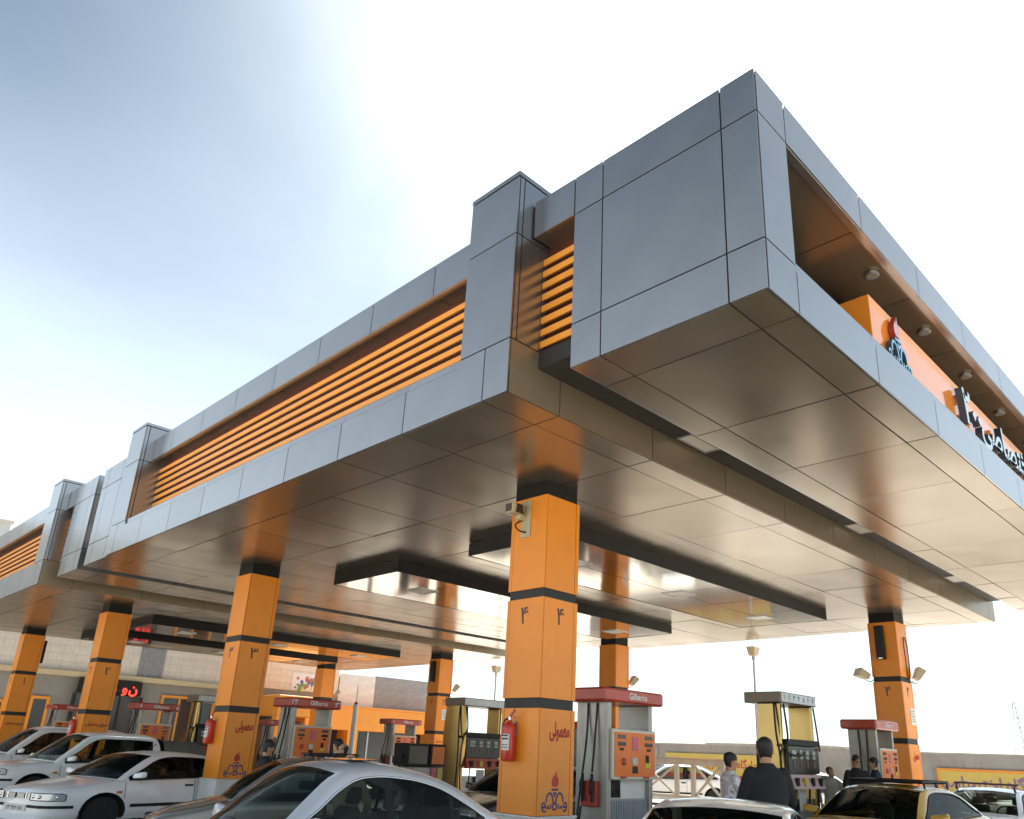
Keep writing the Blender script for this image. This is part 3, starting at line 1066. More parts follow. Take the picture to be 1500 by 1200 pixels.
def notice(x, y, z, label):
    n = thing('paper_notice', label, 'notice', (x, y, z), 0, 'white notices stuck on the back columns')
    MB().box(-.15, .15, -.005, -.001, -.2, .2).build('sheet', WHITE, n)
    m = MB()
    for i in range(5):
        m.box(-.11, .11-.03*(i % 2), -.007, -.0055, .12-.06*i, .14-.06*i)
    m.build('print', mat('print_grey', (.3, .3, .3), .6), n)


notice(NBK[1][0]+.45, NBK[1][1]-.002, 2.75, 'white notice on the back column seen through the nearest red pump')
notice(NBK[2][0]+.45, NBK[2][1]-.002, 2.95, 'white notice on the back column beside the steel pump')
notice(NBK[0][0]+.5, NBK[0][1]-.002, 2.85, 'white notice on the sunny face of the far right column')
cb = MB()
cb.tube([(bx_+.42, by_-.02, 3.75), (bx_+.36, by_-.03, 4.2), (bx_+.33, by_-.03, 4.6), (bx_+.42, by_-.03, 4.78), (bx_+.55, by_-.03, 4.55), (bx_+.56, by_-.03, 4.1), (bx_+.5, by_-.02, 3.72), (bx_+.75, by_-.02, 3.72)], .012, 6, 6)
tag(cb.build('cable', RUBBER, smooth=True), 'looped black cable hanging on the far right column', 'cable')

for x, y, zt_, lab in ((18.05, 10.45, 5.25, 'thin vent pipe with a square head rising behind the pale steel pump'),
                       (18.45, 23.4, 5.25, 'thin vent pipe with a square head left of the nearest column')):
    v = thing('vent_pipe', lab, 'pipe', (x, y, 0), 0, 'vent pipes behind the canopy')
    MB().cyl((0, 0, 0), (0, 0, zt_-.3), .035, n=10).build('pipe', GREYMET, v)
    MB().cyl((0, 0, zt_-.42), (0, 0, zt_-.3), .055, n=10).build('collar', GREYMET, v)
    MB().hexa([(-.13, -.11, zt_-.3), (.13, -.11, zt_-.3), (.13, .11, zt_-.3), (-.13, .11, zt_-.3)], [(-.2, -.16, zt_), (.2, -.16, zt_), (.2, .16, zt_), (-.2, .16, zt_)]).build('head', CREAM, v, bevel=.02)

# ------------------------------------------------------------------ steel railing behind the pumps
rl = thing('railing', 'grey steel railing with crossed braces behind the nearest red pump', 'railing', (18, 13.2, 0))
GR = mat('railing_paint', (.36, .34, .30), .5, .3, var=.1)
MB().box(-.05, .05, -1.55, 1.9, 1.46, 1.66).build('top_rail', GR, rl, bevel=.01)
MB().box(-.05, .05, -1.55, 1.9, .40, .52).build('bottom_rail', GR, rl, bevel=.01)
MB().box(-.07, .07, -1.55, 1.9, 1.661, 1.70).build('rail_cap', GREYMET, rl)
for y in (-1.45, -.33, .33, 1.8):
    MB().box(-.045, .045, y-.08, y+.08, 0.0, 1.459).build('post', GR, rl, bevel=.008)
for a, b in ((-1.37, -.41), (.41, 1.72)):
    for s in (0, 1):
        y0, y1 = (a, b) if s == 0 else (b, a)
        dx = .012*(1 if s else -1)
        m = MB()
        w = .06
        m.hexa([(dx-.01, y0-w, .525), (dx+.01, y0-w, .525), (dx+.01, y0+w, .525), (dx-.01, y0+w, .525)],
               [(dx-.01, y1-w, 1.455), (dx+.01, y1-w, 1.455), (dx+.01, y1+w, 1.455), (dx-.01, y1+w, 1.455)])
        m.build('brace', GR, rl)

# ------------------------------------------------------------------ background buildings
STONE = mat('cream_stone', (.64, .58, .50), .6, var=.10, scale=2.5, rand=.035, bump=.1, bscale=25, dirt=.25)
MARBLE = mat('pale_marble', (.60, .60, .60), .45, var=.10, scale=3, rand=.04)
GRANITE = mat('grey_granite', (.24, .245, .26), .5, var=.2, scale=6, rand=.05)
GREYW = mat('grey_render', (.25, .24, .22), .75, var=.12, scale=1.5, bump=.15)
CORN = mat('cornice_cream', (.52, .43, .27), .6, var=.06)
ORW = mat('orange_render', (.72, .27, .03), .55, var=.07, scale=1.5)
DOORD = mat('dark_glass', (.03, .03, .032), .1, spec=.6)
bl = thing('office_building', 'long low stone faced office with cream cornice behind the pumps', 'building', (0, 0, 0))
YB = 40.0
MB().box(-24, 28.3, YB+.06, YB+9, 0, 5.62).build('wall', GREYW, bl)
MB().box(-24, 20.65, YB+.06, YB+8.9, 5.621, 6.8).build('parapet', GREYW, bl)
GAP = .003
for z0, z1 in ((4.52, 4.90), (4.90, 5.28), (5.28, 5.66), (5.66, 6.04), (6.04, 6.42), (6.42, 6.80)):
    x = -24.0+(0.6 if z0 in (4.90, 5.66, 6.42) else 0)
    while x < 20.6:
        w = min(1.25, 20.7-x)
        panel(bl, x, x+w, YB-.0, YB+.05, z0, z1, STONE, 'stone_slab')
        x += w
panel(bl, 9.1, 10.3, YB-.06, YB-.012, 4.52, 6.8, GRANITE, 'granite_pier')
for x0, x1 in ((20.75, 22.0), (22.0, 23.3)):
    for z0, z1 in ((3.9, 4.52), (4.52, 5.15), (5.15, 5.78)):
        panel(bl, x0, x1, YB-.06, YB+.05, z0, z1, MARBLE, 'marble_slab')
for k in range(4):
    for z0, z1 in ((3.78, 4.45), (4.45, 5.12), (5.12, 5.85)):
        panel(bl, 23.32+1.245*k, 23.32+1.245*(k+1), YB-.03, YB+.05, z0, z1, GRANITE, 'granite_slab')
MB().box(-24, 15.6, YB-.25, YB+.05, 4.24, 4.50).build('cornice', CORN, bl, bevel=.03)
MB().box(-24, 20.7, YB-.08, YB+.07, 6.81, 6.9).build('coping', STONE, bl)


def opening(x0, x1, z0, z1, name='window', parent=bl, y=YB, fm=ORW, mull=1):
    w = .13
    f = MB()
    f.box(x0, x0+w, y-.05, y+.06, z0, z1).box(x1-w, x1, y-.05, y+.06, z0, z1).box(x0+w, x1-w, y-.05, y+.06, z1-w, z1)
    for k in range(1, mull+1):
        xm = x0+(x1-x0)*k/(mull+1)
        f.box(xm-.05, xm+.05, y-.04, y+.06, z0, z1-w)
    o = f.build(name, fm, parent)
    MB().box(x0+w, x1-w, y+.0, y+.03, z0, z1-w).build('pane', DOORD, o)
    return o


opening(-2.4, 3.75, .1, 3.0, mull=2)
opening(4.7, 5.5, .9, 3.25, mull=0)
opening(10.5, 13.3, .1, 3.72, 'door', mull=2)
opening(13.9, 15.4, .9, 3.3, mull=1)
opening(-9, -4, .9, 3.0, mull=3)

GAP = .008
# LED message board and dark entrance behind column two
ld = thing('led_board', 'black scrolling message board with glowing red letters behind a column', 'sign', (0, 0, 0))
LEDRED = mat('led_red', (1.0, .045, .03), .4, emit=0.6)
MB().box(6.5, 9.35, YB-.4, YB-.10, 3.55, 4.22).build('board_case', BLACK, ld, bevel=.03)
for s_, x_ in (('\ufee9', 6.85), ('\ufe8e', 7.8), ('\ufee9', 8.05), ('\u0648', 8.55), ('\ufee5', 8.95)):
    text(s_, LEDRED, ld, face_my(x_, YB-.41, 3.85), .62, .004, weight=.015, name='led_letter')
en = thing('entrance', 'dark glazed entrance below the message board', 'door', (0, 0, 0))
MB().box(6.4, 9.5, YB-.30, YB+.055, 0, 3.50).build('door_glass', DOORD, en)
for x in (6.4, 7.4, 8.4, 9.42):
    MB().box(x, x+.08, YB-.33, YB-.302, 0, 3.5).build('door_post', BLACK, en)

# poster on the wall: plain coloured patches
po = thing('poster', 'small colourful poster on the pale wall behind the far columns', 'poster', (0, 0, 0))
MB().box(17.6, 20.0, YB-.03, YB-.008, 4.6, 5.55).build('sheet', mat('poster_white', (.66, .68, .7), .4), po)
rnd = random.Random(3)
pcs = [mat('poster_%s' % n, c_, .4) for n, c_ in (('blue', (.05, .09, .34)), ('red', (.45, .12, .07)), ('yellow', (.7, .5, .06)), ('green', (.12, .3, .1)))]
for i in range(30):
    x, z = rnd.uniform(17.8, 19.7), rnd.uniform(4.65, 5.35)
    w, h = rnd.uniform(.06, .22), rnd.uniform(.06, .24)
    m = MB()
    n = 7
    m.hexa([(x+w*math.cos(6.28*k/n)*rnd.uniform(.4, 1), YB-.034-.0006*i, z+h*math.sin(6.28*k/n)*rnd.uniform(.6, 1)) for k in range(n)],
           [(x+w*math.cos(6.28*k/n)*rnd.uniform(.6, 1), YB-.031-.0006*i, z+h*math.sin(6.28*k/n)*rnd.uniform(.6, 1)) for k in range(n)])
    m.build('print_patch', pcs[i % 4], po)

# orange shop front
sh = thing('shop', 'orange fronted shop with dark doorways below the granite wall', 'shop', (0, 0, 0))
MB().box(18.0, 27.5, YB-1.4, YB+.02, 2.48, 3.74).build('fascia', ORW, sh, bevel=.02)
MB().box(17.95, 27.55, YB-1.45, YB+.02, 3.741, 3.85).build('fascia_cap', ORW, sh)
for x0, x1 in ((18.0, 18.4), (20.9, 21.6), (27.1, 27.5)):
    MB().box(x0, x1, YB-1.35, YB+.01, 0, 2.479).build('pillar', ORW, sh)
for x0, x1 in ((18.4, 20.9), (21.6, 27.1)):
    MB().box(x0, x1, YB-.2, YB-.02, 0, 2.479).build('doorway', DOORD, sh)
for x in (19.6, 23.0, 24.4, 25.8):
    MB().box(x, x+.1, YB-.24, YB-.203, 0, 2.478).build('door_post', GREYMET, sh)
pc = thing('porch', 'boxy orange porch left of the pump numbered twenty four', 'porch', (0, 0, 0))
MB().box(14.9, 17.9, YB-4.0, YB-.1, 3.0, 4.0).build('porch_roof', ORW, pc, bevel=.02)
for x in (14.9, 17.4):
    MB().box(x, x+.5, YB-4.0, YB-3.5, 0, 2.999).build('porch_post', ORW, pc)
MB().box(15.5, 17.3, YB-.3, YB-.02, 0, 2.9).build('doorway', DOORD, pc)

pl = thing('post', 'slim white post in front of the orange shop', 'post', (13.1, 26, 0))
MB().cyl((0, 0, 0), (0, 0, 3.25), .12, .10, n=12).build('shaft', WHITE, pl, smooth='auto')
MB().cyl((0, 0, 3.25), (0, 0, 4.0), .02, n=6).build('spike', GREYMET, pl)
MB().sphere((0, 0, 3.28), .08).build('red_lamp', REDP, pl, smooth=True)

tb = thing('tower_block', 'pale grey building corner rising above the canopy roof at the left', 'building', (0, 0, 0))
MB().box(-16, 2.5, 42, 52, 0, 11.3).build('wall', MARBLE, tb)
MB().box(-16.1, 2.6, 41.9, 52.1, 11.3, 11.45).build('coping', STONE, tb)
for z in (8.2, 9.25, 10.3):
    MB().box(-16.02, 2.52, 41.985, 42.0, z, z+.03).build('joint_line', GREYW, tb)

# right hand boundary wall with painted panels
WALL = mat('wall_render', (.30, .285, .27), .85, var=.16, scale=.8, bump=.2, bscale=20, dirt=.35)
w1 = thing('boundary_wall', 'long grey boundary wall behind the pumps at the right', 'wall', (0, 0, 0))
MB().box(30.0, 30.25, -60, 12.9, 0, 2.26).build('wall', WALL, w1)
MB().box(30.0, 30.25, 12.902, 28, 0, 2.36).build('wall', WALL, w1)
for a, b, z in ((-60, 12.9, 2.26), (12.902, 28, 2.36)):
    MB().box(29.96, 30.29, a, b, z+.001, z+.06).build('coping', KERB, w1)
for y in range(-55, 28, 6):
    MB().box(29.95, 29.999, y, y+.4, 0, 2.25).build('buttress', WALL, w1)
b1 = thing('banner', 'yellow wall panel with orange border and purple script at the right edge', 'banner', (0, 0, 0))
YEL = mat('banner_yellow', (.55, .42, .10), .55, var=.08, scale=2)
PUR = mat('script_purple', (.22, .13, .27), .5)
MB().box(29.90, 29.948, .4, 9.0, .55, 1.62).build('panel', YEL, b1)
fr = MB()
fr.box(29.89, 29.947, .3, 9.1, 1.621, 1.72).box(29.89, 29.947, .3, 9.1, .45, .549).box(29.89, 29.947, 9.001, 9.1, .549, 1.621).box(29.89, 29.947, .3, .399, .549, 1.621)
fr.build('border', ORW, b1)
for k, s_ in enumerate(('ekhtesasi', 'jaygah', 'super', 'mamuli')):
    text(TXT[s_], PUR, b1, face_mx(29.895, 8.0-2.1*k, 1.18), .62, .002, weight=.012, name='script')
b2 = thing('banner', 'yellow and red wall panel seen through the braces of the railing', 'banner', (0, 0, 0))
MB().box(29.90, 29.948, 16.0, 22.5, 1.0, 1.95).build('panel', YEL, b2)
MB().box(29.90, 29.948, 16.0, 22.5, .72, .999).build('red_strip', REDP, b2)
for k, s_ in enumerate(('mamuli', 'super', 'jaygah')):
    text(TXT[s_], REDP, b2, face_mx(29.895, 21.5-1.9*k, 1.5), .5, .002, weight=.01, name='script')
nb = thing('distant_block', 'plain grey block beyond the boundary wall', 'building', (0, 0, 0))
MB().box(58, 70, 26.6, 38, 0, 3.05).build('wall', WALL, nb)
MB().box(57.9, 70.1, 26.5, 38.1, 3.05, 3.15).build('coping', KERB, nb)
MB().cyl((60, 29.5, 3.15), (60, 29.5, 4.0), .06, n=6).build('chimney', GREYMET, nb)
ms = thing('lattice_mast', 'faint thin mast far off above the right hand wall', 'mast', (120, 28, 0))
m = MB()
for a, b in ((-.8, -.8), (.8, -.8), (.8, .8), (-.8, .8)):
    m.cyl((a, b, 0), (a*.15, b*.15, 11), .06, .04, 5)
for k in range(8):
    z = 1.3*k
    f = 1-.85*z/11
    m.cyl((-.8*f, -.8*f, z), (.8*f, -.8*f, z+1.2), .03, n=4)
    m.cyl((.8*f, -.8*f, z), (-.8*f, -.8*f, z+1.2), .03, n=4)
m.build('lattice', GREYMET, ms)


# ------------------------------------------------------------------ vehicles
def lerp_tab(tab, x):
    """smooth (monotone) interpolation through (x, value) pairs sorted by x"""
    n = len(tab)
    if x <= tab[0][0]:
        return tab[0][1]
    if x >= tab[-1][0]:
        return tab[-1][1]
    sl = [(tab[i+1][1]-tab[i][1])/(tab[i+1][0]-tab[i][0]) for i in range(n-1)]
    m = [sl[0]]
    for i in range(1, n-1):
        m.append(0 if sl[i-1]*sl[i] <= 0 else 2*sl[i-1]*sl[i]/(sl[i-1]+sl[i]))
    m.append(sl[-1])
    for i in range(n-1):
        if x <= tab[i+1][0]:
            h = tab[i+1][0]-tab[i][0]
            t = (x-tab[i][0])/h
            return ((1+2*t)*(1-t)**2*tab[i][1]+t*(1-t)**2*h*m[i]+t*t*(3-2*t)*tab[i+1][1]+t*t*(t-1)*h*m[i+1])


PAINT = {}


def paint(name, c, metal=0.0, rough=0.3):
    return mat('paint_'+name, c, rough, metal, var=.03, scale=2, coat=.8, spec=.5)


GLASS = glass_mat('car_glass', (.012, .016, .016), .90)
GLASSD = glass_mat('car_glass_dark', (.008, .009, .010), .35)
SEAT = mat('seat_fabric', (.12, .11, .095), .85, var=.2)
SEATL = mat('seat_light', (.20, .18, .15), .85, var=.2)
TYRE = mat('tyre', (.014, .014, .014), .75, bump=.2, bscale=60)
ALLOY = mat('alloy', (.45, .45, .46), .3, .9)
HLAMP = mat('headlamp', (.62, .66, .70), .08, .3, spec=.8)
AMBER = mat('amber_lens', (.6, .16, .02), .25)
PILLAR = mat('pillar_black', (.010, .010, .010), .5, spec=.25)
CABIN = mat('cabin_trim', (.03, .03, .03), .8)

SEDAN = dict(L=(-2.2, 2.2), sh=[(-2.2, .86), (-2.1, .93), (-1.5, .97), (0, .93), (1.0, .90), (1.6, .80), (2.05, .70), (2.2, .63)],
             hw=[(-2.2, .66), (-2.05, .76), (-1.3, .83), (0, .85), (1.2, .84), (1.9, .77), (2.1, .68), (2.2, .56)],
             crown=[(-2.2, .02), (-1.5, .03), (1.0, .06), (1.8, .06), (2.2, .03)],
             roof=[(-1.72, .96), (-1.3, 1.17), (-.85, 1.36), (-.5, 1.41), (0, 1.425), (.25, 1.40), (.42, 1.36), (.7, 1.19), (1.08, .91)],
             dlo=[(-1.5, .98), (-1.2, 1.10), (-.85, 1.28), (-.5, 1.345), (0, 1.36), (.25, 1.33), (.40, 1.27), (.65, 1.11), (.98, .93)],
             atop=.40, cowl=1.06, rtop=-.80, rbase=-1.66, tumble=.36,
             wins=[(.30, .92, 'q'), (-.30, .30, 'w'), (-1.04, -.38, 'w'), (-1.45, -1.09, 'w')], fb=[-.34], wb=1.32, wr=.315, zb=.19,
             doors=[1.0, -.34, -1.22], handle=[-.22, -1.06], ins=.07)
ARC = dict(SEDAN, roof=[(-1.85, .97), (-1.5, 1.10), (-1.0, 1.31), (-.6, 1.40), (-.1, 1.445), (.2, 1.43), (.42, 1.375), (.75, 1.17), (1.12, .90)],
           dlo=[(-1.52, .99), (-1.2, 1.14), (-.8, 1.285), (-.45, 1.345), (-.1, 1.365), (.15, 1.35), (.38, 1.27), (.65, 1.11), (1.0, .93)],
           wins=[(-.13, .95, 'w'), (-.98, -.22, 'w'), (-1.47, -1.03, 'w')], fb=[-.17], doors=[1.02, -.17, -1.15], handle=[-.05, -1.0], ins=.075, rtop=-.85, rbase=-1.78)
PICKUP = dict(L=(-2.55, 2.35), sh=[(-2.55, 1.02), (-1.2, 1.03), (0, 1.02), (1.0, 1.0), (1.6, .95), (2.15, .88), (2.35, .80)],
              hw=[(-2.55, .80), (-1.2, .82), (0, .84), (1.2, .83), (1.9, .78), (2.2, .70), (2.35, .60)],
              crown=[(-2.55, 0), (-1.3, .0), (1.0, .06), (1.8, .07), (2.35, .03)],
              roof=[(-1.32, 1.04), (-1.27, 1.45), (-1.18, 1.64), (-.9, 1.69), (0, 1.70), (.25, 1.68), (.42, 1.62), (.75, 1.36), (1.15, 1.02)],
              dlo=[(-1.2, 1.50), (-1.05, 1.55), (-.5, 1.57), (.1, 1.57), (.28, 1.54), (.42, 1.46), (.7, 1.24), (1.0, 1.06)],
              atop=.42, cowl=1.12, rtop=-1.2, rbase=-1.31, tumble=.26, wins=[(-.28, .96, 'w'), (-1.08, -.40, 'w')], fb=[-.34], wb=1.5, wr=.36, zb=.32,
              doors=[1.05, -.34, -1.17], handle=[-.22, -1.05], ins=.06)
SUV = dict(PICKUP, L=(-2.3, 2.3), sh=[(-2.3, 1.06), (-1.2, 1.07), (0, 1.04), (1.0, 1.02), (1.6, .97), (2.1, .90), (2.3, .80)],
           roof=[(-2.28, 1.08), (-2.2, 1.45), (-2.05, 1.68), (-1.6, 1.76), (0, 1.79), (.25, 1.76), (.42, 1.69), (.75, 1.42), (1.15, 1.04)],
           dlo=[(-2.0, 1.50), (-1.7, 1.60), (-.5, 1.65), (.1, 1.65), (.28, 1.61), (.42, 1.52), (.7, 1.28), (1.0, 1.08)],
           hw=[(-2.3, .78), (-1.2, .86), (0, .87), (1.2, .85), (1.9, .79), (2.15, .70), (2.3, .60)], rtop=-2.08, rbase=-2.27,
           wins=[(-.28, .96, 'w'), (-1.18, -.40, 'w'), (-1.95, -1.28, 'w')], doors=[1.05, -.34, -1.23])


def vehicle(label, cat, spec, X, Y, deg, s, sz, body_m, glass=GLASS, name='parked_car', sy=None, seats=SEAT, group=None,
            windscreen=GLASS, roof_m=None, trim=None):
    S = spec
    x0, x1 = S['L']
    car = thing(name, label, cat, (X, Y, 0), R(deg), group)
    car.scale = (s, s if sy is None else sy, sz)
    sh = lambda x: lerp_tab(S['sh'], x)
    hw = lambda x: lerp_tab(S['hw'], x)
    cr = lambda x: lerp_tab(S['crown'], x)
    zb = S['zb']
    wb, wr = S['wb'], S['wr']
    xw = (wb, -wb)

    # lower body, one continuous skin with wheel openings
    nst = 72
    xs = [x0+(x1-x0)*i/nst for i in range(nst+1)]
    fr = [0, .06, .14, .22, .30, .38, .46, .54, .62, .70, .78, .86, .93]

    def side(x, z):
        h = sh(x)
        t = max(0, min(1, (z-zb)/(h-zb)))
        w = hw(x)
        # tuck under at the sill, fullest at mid height, drawn in to the shoulder
        return w*(.93+.07*min(1, t/.18)) if t < .18 else w*(1-.045*max(0, (t-.45)/.55)**2)

    def section(x):
        h = sh(x)
        pts = [(hw(x)*.80, zb-.01)]
        for f in fr:
            z = zb+(h-zb)*f
            pts.append((side(x, z), z))
        w = side(x, h)
        pts += [(w-.012, h-.014), (w-.035, h), (w*.80, h+cr(x)*.45), (w*.55, h+cr(x)*.75), (w*.28, h+cr(x)*.95), (0, h+cr(x))]
        return pts
    bm = bmesh.new()
    cols = []
    rim_v = set()
    for x in xs:
        sec = section(x)
        row = [bm.verts.new((x, y, z)) for y, z in sec]
        row += [bm.verts.new((x, -y, z)) for y, z in sec[-2::-1]]
        cols.append(row)
    ns = len(section(0))
    R_ = wr+.065
    for i in range(nst):
        for j in range(len(cols[0])-1):
            q = (cols[i][j], cols[i+1][j], cols[i+1][j+1], cols[i][j+1])
            c = sum((v.co for v in q), Vector())/4
            jj = j if j < ns-1 else 2*(ns-1)-1-j
            if jj < ns-6 and any((c.x-w)**2+(c.z-wr)**2 < R_**2 for w in xw):
                rim_v.update(q)
                continue
            # leave the top open under the glasshouse
            if jj >= ns-5 and S['rbase']+.02 < c.x < S['cowl']-.03:
                continue
            bm.faces.new(q)
    for v in rim_v:
        for w in xw:
            d = math.hypot(v.co.x-w, v.co.z-wr)
            if 1e-6 < d < R_+.12 and v.co.z > zb+.005:
                k = R_/d
                v.co.x = w+(v.co.x-w)*k
                v.co.z = max(zb-.01, wr+(v.co.z-wr)*k)
    for row, fl in ((cols[0], False), (cols[-1], True)):
        try:
            bm.faces.new(row if fl else row[::-1])
        except ValueError:
            pass
    for v in [v for v in bm.verts if not v.link_faces]:
        bm.verts.remove(v)
    m = MB(); m.bm.free(); m.bm = bm
    body = m.build('body', body_m, car, smooth='auto')
    # arches, wheels
    for w in xw:
        for sg in (1, -1):
            a = MB()
            rows = []
            for k in range(13):
                t = R(-12+204*k/12)
                rows.append([(w+(R_+.004)*math.cos(t), sg*(hw(w)*.995-d), wr+(R_+.004)*math.sin(t)) for d in (0.004, .30)])
            a.grid(rows)
            a.build('wheel_arch', CABIN, car, smooth=True)
            t = MB().lathe([(wr*.62, -.10), (wr*.93, -.10), (wr, -.06), (wr, .06), (wr*.93, .10), (wr*.62, .10)], (w, sg*(hw(w)-.125), wr), (0, sg, 0), 28)
            tyre = t.build('wheel', TYRE, car, smooth='auto')
            rim = MB().lathe([(wr*.61, 0), (wr*.61, .09), (wr*.5, .065), (wr*.2, .055), (wr*.1, .08), (.001, .085)], (w, sg*(hw(w)-.118), wr), (0, sg, 0), 24)
            rim.build('rim', ALLOY, tyre, smooth='auto')
            for k in range(5):
                an = R(72*k+20)
                p = MB()
                p.cyl((w+wr*.3*math.cos(an), sg*(hw(w)-.05), wr+wr*.3*math.sin(an)), (w+wr*.52*math.cos(an), sg*(hw(w)-.045), wr+wr*.52*math.sin(an)), .028, .035, 6)
                p.build('rim_slot', CABIN, tyre)
    # cabin tub
    tub = MB()
    tub.box(S['rbase']+.05, S['cowl']+.25, -hw(0)*.86, hw(0)*.86, zb+.02, zb+.06)
    tub.box(S['cowl']-.28, S['cowl']+.1, -hw(0)*.80, hw(0)*.80, zb+.06, sh(.8)+.0)
    tub.box(S['rbase']+.03, S['rbase']+.35, -hw(0)*.80, hw(0)*.80, zb+.06, sh(-1.2)-.01)
    tub.build('cabin', CABIN, car)
    for sg in (1, -1):
        MB().box(S['rbase']+.1, S['cowl']-.05, sg*hw(0)*.80-.01, sg*hw(0)*.80+.01, zb+.061, sh(0)-.03).build('door_card', CABIN, car)
    hz = sh(0)-.93

    def seat(xc, yc, w, bench=False):
        st = MB()
        st.hexa([(xc-.22, yc-w, .35), (xc+.28, yc-w, .35), (xc+.28, yc+w, .35), (xc-.22, yc+w, .35)], [(xc-.24, yc-w, .52+hz), (xc+.28, yc-w, .56+hz), (xc+.28, yc+w, .56+hz), (xc-.24, yc+w, .52+hz)])
        st.hexa([(xc-.34, yc-w, .50+hz), (xc-.20, yc-w, .50+hz), (xc-.20, yc+w, .50+hz), (xc-.34, yc+w, .50+hz)], [(xc-.54, yc-w*.85, 1.07+hz), (xc-.44, yc-w*.85, 1.08+hz), (xc-.44, yc+w*.85, 1.08+hz), (xc-.54, yc+w*.85, 1.07+hz)])
        so = st.build('seat', seats, car, bevel=.04, smooth='auto')
        for yy in ((yc,) if not bench else (yc-.36, yc+.36)):
            MB().hexa([(xc-.56, yy-.12, 1.09+hz), (xc-.47, yy-.12, 1.09+hz), (xc-.47, yy+.12, 1.09+hz), (xc-.56, yy+.12, 1.09+hz)],
                      [(xc-.60, yy-.11, 1.24+hz), (xc-.52, yy-.11, 1.24+hz), (xc-.52, yy+.11, 1.24+hz), (xc-.60, yy+.11, 1.24+hz)]).build('head_rest', seats, so, bevel=.03)
    seat(.10, .37, .25)
    seat(.10, -.37, .25)
    seat(-.80, 0, .60, True)
    sw = MB()
    import_pts = [(.50+.06*math.sin(t), .37+.18*math.cos(t), .92+hz+.17*math.sin(t)) for t in [2*math.pi*k/16 for k in range(17)]]
    sw.tube(import_pts, .014, 6, 1)
    sw.build('steering_wheel', RUBBER, car, smooth=True)
    MB().box(S['atop']-.02, S['atop']+.03, -.10, .14, lerp_tab(S['roof'], S['atop'])-.14, lerp_tab(S['roof'], S['atop'])-.07).build('rear_mirror', CABIN, car, bevel=.01)

    # glasshouse grid
    bx = sorted({S['rbase']-.04, S['rbase'], S['rtop'], S['atop'], S['cowl'], S['cowl']+.03} | {w for a, b, _ in S['wins'] for w in (a, b)} |
                {round(S['rbase']+(S['cowl']-S['rbase'])*k/44, 4) for k in range(45)})
    # drop stations crowding a boundary
    keep = []
    hard = {S['rbase'], S['rtop'], S['atop'], S['cowl']} | {w for a, b, _ in S['wins'] for w in (a, b)}
    for x in bx:
        if keep and x-keep[-1] < .018:
            if x in hard:
                keep[-1] = x
            continue
        keep.append(x)
    bx = keep
    rf = lambda x: max(lerp_tab(S['roof'], x), sh(x)-.005)
    tmb = S['tumble']
    wbelt = lambda x: side(x, sh(x))-.038
    YW = [1.0, .9, .68, .45, .22, 0]

    def gsec(x):
        z0 = sh(x)-.012
        zr = rf(x)
        zt = min(lerp_tab(S['dlo'], x), zr-.03)
        lo = max(z0+.035, z0)
        zt = max(zt, lo)
        y = lambda z: wbelt(x)-tmb*max(0, z-z0)-.06*max(0, z-z0)**2
        ze = max(zr-.028, z0)
        pts = [(x, wbelt(x), z0), (x, y(lo), min(lo, max(ze, z0))), (x, y(min(zt, ze)), min(zt, ze)), (x, y(ze), ze)]
        # rounded roof edge then crowned top, bowed forward/back at the screens
        ye = y(ze)
        tb = 0.0
        if x > S['atop']-.25:
            tb = .13*min(1, (x-S['atop']+.25)/.6)
        if x < S['rtop']+.25:
            tb = -.10*min(1, (S['rtop']+.25-x)/.6)
        crn = .05 if zr > z0+.1 else .03
        for k, f in enumerate(YW[1:]):
            pts.append((x+tb*(1-f*f), ye*f, zr+crn*(1-f*f)))
        return pts
    bmG = {}

    def gmesh(key):
        if key not in bmG:
            bmG[key] = MB()
        return bmG[key]
    secs = [gsec(x) for x in bx]
    npnt = len(secs[0])
    shell, wsc, bkl = [], [], []
    winc = {}
    for i in range(len(bx)-1):
        xa, xb = bx[i], bx[i+1]
        xm = (xa+xb)/2
        for j in range(npnt-1):
            for sg in (1, -1):
                q = [secs[i][j], secs[i+1][j], secs[i+1][j+1], secs[i][j+1]]
                q = [(p[0], p[1]*sg, p[2]) for p in q]
                k = 'roof'
                if j == 1:
                    for n_, (a, b, _) in enumerate(S['wins']):
                        if a-1e-6 <= xa and xb <= b+1e-6:
                            k = ('win', n_, sg)
                    if k == 'roof' and S['wins'][-1][0] <= xm <= S['wins'][0][1]:
                        k = ('pil', sum(1 for a_, b_, _ in S['wins'] if a_ > xm), sg)
                elif j >= 4 and S['atop'] <= xm <= S['cowl']:
                    k = 'windscreen'
                elif j >= 4 and S['rbase'] <= xm <= S['rtop']:
                    k = 'backlight'
                bmG.setdefault(k, []).append(q)
    for k, quads in bmG.items():
        b = MB()
        for q in quads:
            vv = []
            for p in q:
                if not any((Vector(p)-v.co).length < 1e-5 for v in vv):
                    vv.append(b.bm.verts.new(p))
            if len(vv) >= 3:
                b.bm.faces.new(vv)
        bmesh.ops.remove_doubles(b.bm, verts=b.bm.verts, dist=1e-4)
        if k == 'roof':
            b.build('roof', roof_m or body_m, car, smooth='auto')
        elif k == 'windscreen':
            b.build('windscreen', windscreen, car, smooth=True)
        elif k == 'backlight':
            b.build('rear_window', windscreen, car, smooth=True)
        elif k[0] == 'pil':
            b.build('pillar', PILLAR, car, smooth=True)
        else:
            b.build('side_window', glass, car, smooth=True)
